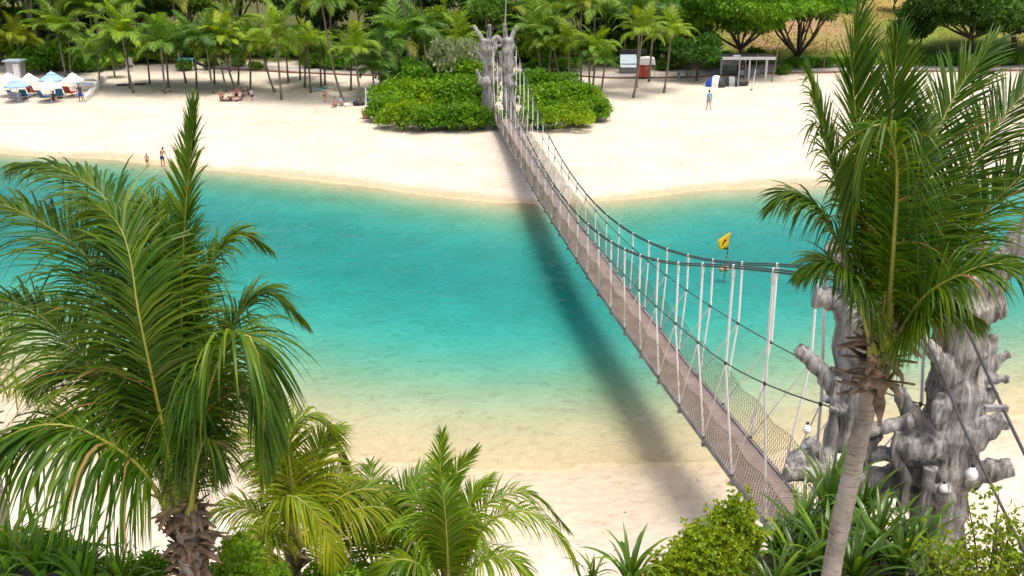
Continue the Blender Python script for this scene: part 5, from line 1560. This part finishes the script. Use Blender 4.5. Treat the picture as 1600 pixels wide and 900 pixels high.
def lounger(px, py, rz, label, col='blue', back=60):
    b = gl_(px, py)
    root = empty('beach_lounger', b, label, 'lounger', 'loungers under the parasols', rz)
    MB().box((0, -0.3, 0.33), (0.62, 1.25, 0.05)).build('seat', M[col], root)
    mb = MB().box((0, 0.36, 0), (0.62, 0.78, 0.05)); 
    o = mb.build('backrest', M[col], root, loc=(0, 0.32, 0.34)); o.rotation_euler = (R(back), 0, 0)
    for sx in (-.3, .3):
        MB().tube([[sx, -0.95, 0.30], [sx, 0.34, 0.30]], 0.02, 6).build('side_rail', M['white_paint'], root)
        for y in (-.85, .25): MB().tube([[sx, y, -0.05], [sx, y, 0.30]], 0.02, 6).build('leg', M['white_paint'], root)
    return root


for i, (px, py, rz, lab) in enumerate([(25, 156, 2.7, 'blue lounger, left of two under the front pale blue parasol'), (40, 155, 3.3, 'blue lounger, right of two under the front pale blue parasol'), (71, 157, 2.7, 'blue lounger, left of two under the front white parasol'),
                                       (94, 154, 3.5, 'blue lounger, right of two under the front white parasol'), (52, 149, 3.1, 'orange-red lounger under the back white parasol'), (110, 150, 3.0, 'orange-red lounger under the rightmost white parasol')]):
    lounger(px, py, rz, lab, 'blue' if i < 4 else 'red')
# printed beach towel hung over the lounger on the far left
m, t, b_n = nodes('printed_towel')
tc = t.nodes.new('ShaderNodeTexCoord'); wv = t.nodes.new('ShaderNodeTexWave'); wv.wave_type = 'RINGS'; wv.rings_direction = 'Y'; wv.inputs['Scale'].default_value = 1.6; wv.inputs['Distortion'].default_value = 2.0
t.links.new(tc.outputs['Object'], wv.inputs['Vector'])
t.links.new(ramp(t, wv.outputs['Fac'], [(0.25, (0.03, 0.12, 0.30)), (0.45, (0.6, 0.55, 0.55)), (0.62, (0.45, 0.10, 0.10)), (0.8, (0.55, 0.6, 0.65))]), b_n.inputs['Base Color'])
M['towel'] = m
p = gl_(28, 157)
mb = MB(); V = []; Q = []
for i in range(7):
    for j in range(5):
        V.append([-0.6 + i * 0.2, -0.55 + 0.05 * math.sin(i * 1.8 + j), 0.22 + j * 0.16])
for i in range(6):
    for j in range(4): Q.append([i * 5 + j, i * 5 + j + 1, i * 5 + j + 6, i * 5 + j + 5])
o = mb.add(V, Q).build('beach_towel', M['towel'], loc=p); o.modifiers.new('t', 'SOLIDIFY').thickness = 0.02
tag(o, 'blue towel with round white and red print below the front blue parasol', 'towel')

# white barrier net with posts
BP = [(132, 160), (143, 152), (152, 144), (160, 134), (166, 124)]
bpts = [gl_(*q) for q in BP]
root = empty('barrier_net', bpts[0], 'pale blue-white barrier net on posts running up the beach from the parasols', 'barrier')
for i, q in enumerate(bpts):
    MB().tube([q - bpts[0] - [0, 0, .2], q - bpts[0] + [0, 0, 0.95]], 0.035, 6).build('post', M['metal_pole'], root)
for a, b2 in zip(bpts[:-1], bpts[1:]):
    V = []; n = 6
    for i in range(n):
        f = i / (n - 1); c = a * (1 - f) + b2 * f - bpts[0]; sag = 0.12 * math.sin(PI * f)
        V += [c + [0.04, 0, 0.12], c + [0.04 + sag, 0, 0.5], c + [0.04, 0, 0.88 - sag]]
    Q = []
    for i in range(n - 1):
        for j in range(2): Q.append([i * 3 + j, i * 3 + j + 1, i * 3 + j + 4, i * 3 + j + 3])
    o = MB().add(V, Q).build('net_panel', M['blue_fabric'] if False else M['white'], root); o.modifiers.new('t', 'SOLIDIFY').thickness = 0.012
# low awning
p = gl_(138, 142)
root = empty('awning', p, 'low white canvas awning on legs between a parasol and the barrier', 'awning')
o = MB().box((0, 0, 1.05), (1.7, 1.3, 0.05), rx=-0.35).build('canvas', M['white'], root)
MB().box((0, -0.62, 0.80), (1.7, 0.02, 0.2)).build('valance', M['blue_fabric'], root)
for sx in (-.82, .82):
    for sy, h in ((-.58, .84), (.58, 1.22)): MB().tube([[sx, sy, -.1], [sx, sy, h]], 0.03, 6).build('leg', M['white_paint'], root)

# hut behind the parasols
p = gl_(27, 122)
root = empty('beach_hut', p, 'small grey-green hut behind the leftmost parasols', 'hut')
MB().box((0, 0, 0.85), (1.5, 1.2, 1.7)).build('wall', M['grey'], root)
MB().box((0, 0, 1.78), (1.9, 1.6, 0.14)).build('roof', M['blue_grey'], root)
MB().box((0.3, -0.62, 0.75), (0.6, 0.04, 1.5)).build('door', M['white_paint'], root)


def mat_(px, py, size, rz, mat, label, name='beach_mat', cat='mat'):
    p = gl_(px, py); x, y, zz = size; V = []; n = 7
    for i in range(n):
        for j in range(3): V.append([(i / (n - 1) - .5) * x, (j / 2 - .5) * y, zz + 0.03 * math.sin(i * 2.1 + j * 1.3)])
    Q = []
    for i in range(n - 1):
        for j in range(2): Q.append([i * 3 + j + 3, i * 3 + j + 4, i * 3 + j + 1, i * 3 + j])
    o = MB().add(V, Q).build(name, M[mat], loc=p); o.rotation_euler = (0, 0, rz); o.modifiers.new('t', 'SOLIDIFY').thickness = 0.03
    return tag(o, label, cat)


mat_(194, 133, (1.4, 1.1, .06), 0.1, 'dark', 'dark mat on the sand left of the bright-topped leaning palm')
mat_(219, 132, (1.1, 1.0, .06), 0.0, 'dark', 'dark mat on the sand right of the bright-topped leaning palm')
mat_(505, 138, (0.9, 1.0, .07), 0.1, 'teal', 'green mat at the foot of a pair of dark palms')
mat_(497, 141, (0.8, 0.9, .07), 0.5, 'blue_fabric', 'pale blue mat beside the green one')
mat_(359, 157.5, (0.9, 1.7, .03), 1.5, 'dark', 'dark towel under the person lying in the seated group', 'towel', 'towel')
mat_(370, 151, (1.7, 1.0, .02), 0.2, 'brick_kerb', 'dark red blanket under the seated group', 'blanket', 'blanket')


def bag(px, py, s, mat, label, cat='bag', name='bag'):
    p = gl_(px, py)
    root = empty(name, p, label, cat)
    mb = MB().lathe([(0.01, 0), (s * .42, 0.0), (s * .5, s * .25), (s * .42, s * .5), (s * .2, s * .62), (0.01, s * .62)], (0, 0, 0), 10)
    b = mb.build('body', M[mat], root, True); b.scale = (1.5, 0.8, 1)
    MB().tube(bez([[-s * .3, 0, s * .55], [0, 0, s * .95], [s * .3, 0, s * .55]], 8), s * .04, 5).build('strap', M['dark'], root)


bag(561, 165, 0.75, 'dark', 'black bag in front of the bright palm near the blue board')
bag(542, 166, 0.5, 'white', 'white bag on the sand right of the tallest palm')
bag(1158, 134, 1.0, 'dark', 'black sack beside the tents')
p = gl_(578, 173)
root = empty('notice_board', p, 'blue and white upright board at the left tip of the planting', 'board')
MB().box((0, 0, 0.85), (0.42, 0.10, 1.5)).build('panel', M['blue'], root)
MB().box((-0.30, 0, 0.95), (0.10, 0.10, 2.0)).build('post', M['white_paint'], root)
MB().box((0, 0, 1.62), (0.44, 0.12, 0.06)).build('cap', M['white_paint'], root)
p = gl_(573, 185)
root = empty('planter_pot', p, 'terracotta pot beside the blue board at the planting', 'pot')
MB().lathe([(0.01, 0), (0.26, 0), (0.40, 0.30), (0.44, 0.55), (0.47, 0.56), (0.47, 0.64), (0.40, 0.64), (0.38, 0.50), (0.01, 0.48)], (0, 0, 0), 16).build('pot', M['terracotta'], root, True)
MB().lathe([(0.37, 0.50), (0.2, 0.54), (0.01, 0.55)], (0, 0, 0), 12).build('soil', M['bark'], root)

# play shelter with slide
p = gl_(293, 109)
root = empty('play_shelter', p, 'teal play shelter with a dark slide behind the palms', 'play structure')
MB().box((0, 0, 1.15), (1.7, 1.2, 0.10)).build('roof', M['teal'], root)
MB().box((0, 0, 0.55), (1.6, 1.1, 0.08)).build('platform', M['teal'], root)
for sx in (-.75, .75):
    for sy in (-.5, .5): MB().tube([[sx, sy, -.2], [sx, sy, 1.15]], 0.05, 8).build('post', M['white_paint'], root)
MB().box((0, 0.5, .8), (1.5, .05, .45)).build('back_panel', M['teal'], root)
V, Q = [], []
for i, (x, z) in enumerate([(0.8, .60), (1.2, .58), (1.7, .36), (2.1, .12), (2.5, .06)]):
    V += [[x, -.35, z + .18], [x, -.30, z], [x, .30, z], [x, .35, z + .18]]
for i in range(4):
    for j in range(3): Q.append([i * 4 + j, i * 4 + j + 1, i * 4 + j + 5, i * 4 + j + 4])
o = MB().add(V, Q).build('slide', M['dark'], root); o.modifiers.new('t', 'SOLIDIFY').thickness = 0.04
p = gl_(204, 112)
root = empty('notice_board', p, 'grey notice board behind the bright-topped leaning palm', 'board')
MB().box((0, 0, 1.1), (0.9, .06, 0.8)).build('panel', M['grey'], root)
for sx in (-.4, .4): MB().tube([[sx, .06, -.2], [sx, .06, 1.5]], .04, 6).build('post', M['white_paint'], root)

# red kiosk and grey shed by the path
p = gl_(1006, 122)
root = empty('kiosk', p, 'orange-red kiosk with white sloping roof beside the path', 'kiosk')
MB().box((0, 0, 0.78), (1.22, 1.1, 1.25)).build('wall', M['red'], root)
V = [[-.68, -.7, 1.42], [1.05, -.7, 1.42], [1.05, .7, 1.55], [-.68, .7, 1.55], [-.6, -.55, 1.95], [.3, -.5, 2.08], [.98, -.5, 1.98], [.98, .55, 2.05], [.3, .55, 2.15], [-.6, .55, 2.05]]
MB().add(V, [[3, 2, 1, 0], [4, 5, 8, 9], [5, 6, 7, 8], [0, 4, 9, 3], [1, 2, 7, 6]], [[0, 1, 5], [0, 5, 4], [1, 6, 5], [3, 9, 8], [3, 8, 2], [2, 8, 7]]).build('roof', M['white'], root)
MB().box((0, 0, 0.08), (1.4, 1.25, 0.14)).build('base', M['dark'], root)
d_ = MB().box((-.18, -.565, .78), (.05, .03, 1.15)).build('door_edge', M['dark'], root)
MB().box((.20, -.566, 1.05), (.26, .03, .30)).build('notice', M['float'], root)
for sx in (.98,): MB().tube([[sx, -.6, 0], [sx, -.6, 1.45]], .03, 6).build('post', M['metal_pole'], root)
p = gl_(982, 115)
root = empty('shed', p, 'grey-blue shed with lean-to roof left of the red kiosk', 'shed')
MB().box((0, 0.3, 0.55), (1.6, 1.4, 1.1)).build('wall', M['grey'], root)
V = [[-.95, -.75, .75], [.85, -.75, .75], [.85, 1.0, 1.85], [-.85, 1.0, 1.85]]
o = MB().add(V, [[0, 1, 2, 3]]).build('roof', M['blue_grey'], root); o.modifiers.new('t', 'SOLIDIFY').thickness = 0.06
for sx in (-.85, 2.0): MB().tube([[sx, 1.1, 0], [sx, 1.1, 2.35]], .03, 6).build('frame_post', M['dark'], root)
MB().tube([[-.85, 1.1, 2.33], [2.0, 1.1, 2.33]], .035, 6).build('frame_rail', M['dark'], root)
MB().box((0.55, 1.12, 2.08), (2.8, .03, .42)).build('dark_screen', M['dark'], root)

# bins
for px, py, mat, r, h, lab in ((1060, 123, 'blue_grey', .17, .55, 'small blue-grey bin by the path'), (1075, 122, 'grey', .28, .95, 'tall grey-green bin by the path')):
    p = gl_(px, py); root = empty('litter_bin', p, lab, 'bin', 'bins by the path')
    MB().lathe([(0.01, 0), (r, 0), (r * 1.06, h * .85), (r * .95, h * .86)], (0, 0, 0), 14).build('body', M[mat], root, True)
    MB().lathe([(r * 1.1, h * .84), (r * 1.08, h * .92), (r * .6, h), (0.01, h * 1.01)], (0, 0, 0), 14).build('lid', M['dark'], root, True)

# flat-roofed shelter
p = gl_(1163, 121)
root = empty('shelter', p, 'flat-roofed open shelter on white posts before the rain tree', 'shelter')
MB().box((0, 0.2, 2.12), (5.6, 3.0, 0.20)).build('roof', M['brown_roof'], root)
MB().box((0, -1.33, 2.10), (5.7, 0.06, 0.30)).build('fascia', M['white_paint'], root)
for sx, sy in ((.25, -.9), (1.95, -.9), (2.45, 1.0), (-2.2, 1.2), (.25, 1.2)): MB().box((sx, sy, .95), (.17, .17, 2.2)).build('post', M['white_paint'], root)
MB().box((-1.2, 1.3, 1.45), (2.2, .05, .75)).build('tarpaulin', M['blue_grey'], root)
MB().box((1.1, 1.35, .35), (1.6, .06, .7)).build('low_wall', M['grey'], root)
mb = MB()
p2 = gl_(1159, 122)
root = empty('vending_machine', p2 + [0, .3, 0], 'dark upright machine with a red mark under the shelter', 'machine')
MB().box((0, 0, .85), (.55, .5, 1.7)).build('cabinet', M['dark'], root)
MB().lathe([(0.01, .0), (.12, 0), (.12, .012), (.01, .012)], (0, 0, 0), 12).build('emblem', M['red'], root, loc=(0, -.262, 1.15)).rotation_euler = (PI / 2, 0, 0)
MB().box((0, -.262, .55), (.42, .02, .5)).build('door_panel', M['grey'], root)
# lamp post in front
p = gl_(1153, 136)
root = empty('lamp_post', p, 'grey lamp post with short arm in front of the shelter', 'lamp post')
MB().tube([[0, 0, -.2], [0, 0, 3.0]], [.07, .055], 10).build('post', M['grey'], root)
MB().box((-.32, 0, 2.98), (.72, .28, .12)).build('lamp_head', M['blue_grey'], root)


def tent(px, py, w, d, h, label, mats, rz):
    p = gl_(px, py); root = empty('tent', p, label, 'tent', 'tents on the right beach', rz)
    n = 10
    def arch(u, a, hh): return np.array([a * math.cos(PI * u), 0, hh * math.sin(PI * u) ** 0.8])
    for q, m_ in enumerate(mats):
        f0, f1 = q / len(mats), (q + 1) / len(mats)
        V = []
        for f in np.linspace(f0, f1, 4):
            y = (f - .5) * d; s = math.sqrt(max(.05, 1 - (2 * f - 1) ** 2 * .85))
            for i in range(n + 1):
                c = arch(i / n, w / 2 * (0.55 + .45 * s), h * s); V.append([c[0], y, c[2]])
        Q = []
        for j in range(3):
            for i in range(n): Q.append([j * (n + 1) + i, j * (n + 1) + i + 1, (j + 1) * (n + 1) + i + 1, (j + 1) * (n + 1) + i])
        o = MB().add(V, Q).build('fabric_panel', M[m_], root); o.modifiers.new('t', 'SOLIDIFY').thickness = .015
    MB().tube([[c[0], 0, c[2] + .02] for c in (arch(u, w / 2, h) for u in np.linspace(0, 1, 12))], .015, 5).build('tent_pole', M['metal_pole'], root)


tent(1119, 135, 1.5, 1.9, 1.05, 'dome tent of dark, white and blue panels on the right beach', ['dark', 'white', 'bright_blue'], 1.2)
tent(1142, 134, 1.3, 1.6, .9, 'dark dome tent with grey panel beside the blue and white tent', ['dark', 'grey', 'dark'], 1.5)
p = gl_(1174, 141)
root = empty('marker_post', p, 'thin post with white foot on the sand right of the tents', 'post')
MB().tube([[0, 0, -.2], [.25, 0, 1.9]], .045, 8).build('lower_post', M['white_paint'], root)
MB().tube([[.25, 0, 1.85], [.32, 0, 3.4]], .022, 6).build('upper_post', M['metal_pole'], root)
MB().lathe([(.01, .12), (.12, .10), (.14, 0), (.14, -.1)], (0, 0, 0), 10).build('foot', M['bark'], root)
for (bx_, by_, tx, ty, lab) in ((1205, 128, 1219, 58, 'bare pole leaning right beside the shelter'), (1286, 108, 1292, 62, 'bare thin pole before the brown slope')):
    b = gl_(bx_, by_); c = at(tx, ty, b[1]) - b
    root = empty('bare_pole', b, lab, 'pole', 'bare poles')
    MB().tube(bez([[0, 0, -.2], c * .5 + [.05, 0, 0], c], 8), np.linspace(.08, .045, 8), 7).build('pole', M['palm_bark_far'], root)
    MB().ball(c, (.07, .07, .09), 8, 6).build('knob', M['bark'], root)
p = gl_(953, 221)
root = empty('marker_post', p, 'tiny white marker with thin rod on the sand right of the bridge', 'post')
MB().tube([[0, 0, -.1], [.03, 0, .75]], .012, 6).build('rod', M['metal_pole'], root)
MB().lathe([(.01, .2), (.09, .18), (.11, 0), (.11, -.05)], (0, 0, 0), 10).build('foot', M['white_paint'], root)

# yellow flag on a floating buoy
b = gp(1132, 421, 0.0)
root = empty('flag_buoy', b, 'yellow flag with dark emblem on a floating buoy right of the bridge', 'buoy')
tip = at(1142, 362, b[1]) - b
MB().tube([[0, 0, -.5], tip], [.028, .020], 8).build('pole', M['metal_pole'], root)
fl = MB()
fl.ball([-.14, 0, .02], (.17, .16, .14), 14, 10); fl.ball([.13, .02, .03], (.15, .15, .15), 14, 10); fl.ball([0, -.05, .14], (.12, .11, .10), 12, 8)
fl.build('float', M['float'], root, True)
for k in (.30, .42, .52): MB().tube([tip * k, tip * (k + .05)], .036, 8).build('dark_band', M['dark'], root)
# flag cloth: hangs from the upper half of the pole
A = tip * 1.0; Bt = tip * .58
V, Q = [], []; nu, nv = 9, 7
def flagp(u, v, off=0.0):
    top_ = A * (1 - u) + np.array([-.46, 0, tip[2] * .78]) * u
    bot_ = Bt * (1 - u) + np.array([-.36, 0, tip[2] * .52]) * u
    q = top_ * (1 - v) + bot_ * v
    return q + [0, 0.05 * math.sin(u * 5 + v) * u - off, -0.05 * u * (1 - u)]
for i in range(nu):
    for j in range(nv): V.append(flagp(i / (nu - 1), j / (nv - 1)))
for i in range(nu - 1):
    for j in range(nv - 1): Q.append([i * nv + j, i * nv + j + 1, i * nv + nv + j + 1, i * nv + nv + j])
cl_ = MB().add(V, Q).build('flag', M['yellow'], root, True)
cl_.modifiers.new('t', 'SOLIDIFY').thickness = .006
em = [(.62, .52), (.50, .34), (.34, .30), (.24, .42), (.36, .44), (.46, .50), (.52, .72), (.66, .80), (.60, .64)]
ev = [flagp(u, v, .012) for u, v in em]; cen = np.mean(ev, 0)
MB().add(ev + [cen], None, [[len(em), i, (i + 1) % len(em)] for i in range(len(em))]).build('emblem', solid('flag_emblem', (.10, .045, .01), (.07, .03, .01)), cl_)
MB().box(tip * .55 + [-.10, -.03, 0], (.24, .012, .07)).build('dark_patch', M['dark'], cl_)
# dark keel rope below the float
MB().tube([[0, 0, -.3], [.02, 0.02, -.75]], .02, 6).build('mooring_line', M['cable'], root)


# ------------------------------------------------------------------ small scattered cover
gsc = np.random.default_rng(99)
# dry grass tufts on the slope
n = 11000
x = gsc.uniform(24, 66, n); y = 122.5 + gsc.uniform(0, 1, n) ** 1.3 * 30
zz = land(x, y)[0]
keep = smooth(-0.5, 0.6, fbm(x, y, 5, 21)) + 0.25 > gsc.random(n)
C0 = np.stack([x, y, zz], -1)[keep]
LV, LQ = leaves(C0, 0.20, 3, gsc, 1.6, 0.3)
M['dry_grass'] = foliage('dry_grass', [(0.20, 0.21, 0.05), (0.32, 0.26, 0.09), (0.44, 0.34, 0.15)], 0.3, 0.8, 0.12, 0.1)
tag(link('slope_grass', new_mesh('slope_grass', LV, LQ), M['dry_grass']), 'dry and green grass tufts on the brown slope', 'grass', kind='stuff')
# fallen leaves and bits of weed on the sand
n = 900
x = gsc.uniform(-60, 50, n); y = np.concatenate([gsc.uniform(70, 116, n - 260), gsc.uniform(16, 30, 260)])
zz, df, dn = land(x, y)
ok = (df > 1.0) | (dn > 0.6)
C0 = np.stack([x, y, zz + 0.015], -1)[ok]
d0 = unit(np.stack([gsc.normal(0, 1, len(C0)), gsc.normal(0, 1, len(C0)), 0 * C0[:, 0] + 0.1], -1)); sz = gsc.uniform(0.05, 0.20, len(C0))
w0 = np.cross(d0, [0, 0, 1.0]) * (sz * 0.22)[:, None]
V = np.stack([C0, C0 + d0 * sz[:, None] * .5 + w0, C0 + d0 * sz[:, None], C0 + d0 * sz[:, None] * .5 - w0], 1).reshape(-1, 3)
tag(link('beach_litter', new_mesh('beach_litter', V, np.arange(len(V)).reshape(-1, 4)), M['husk']), 'scattered dry leaves on the sand', 'leaf litter', kind='stuff')
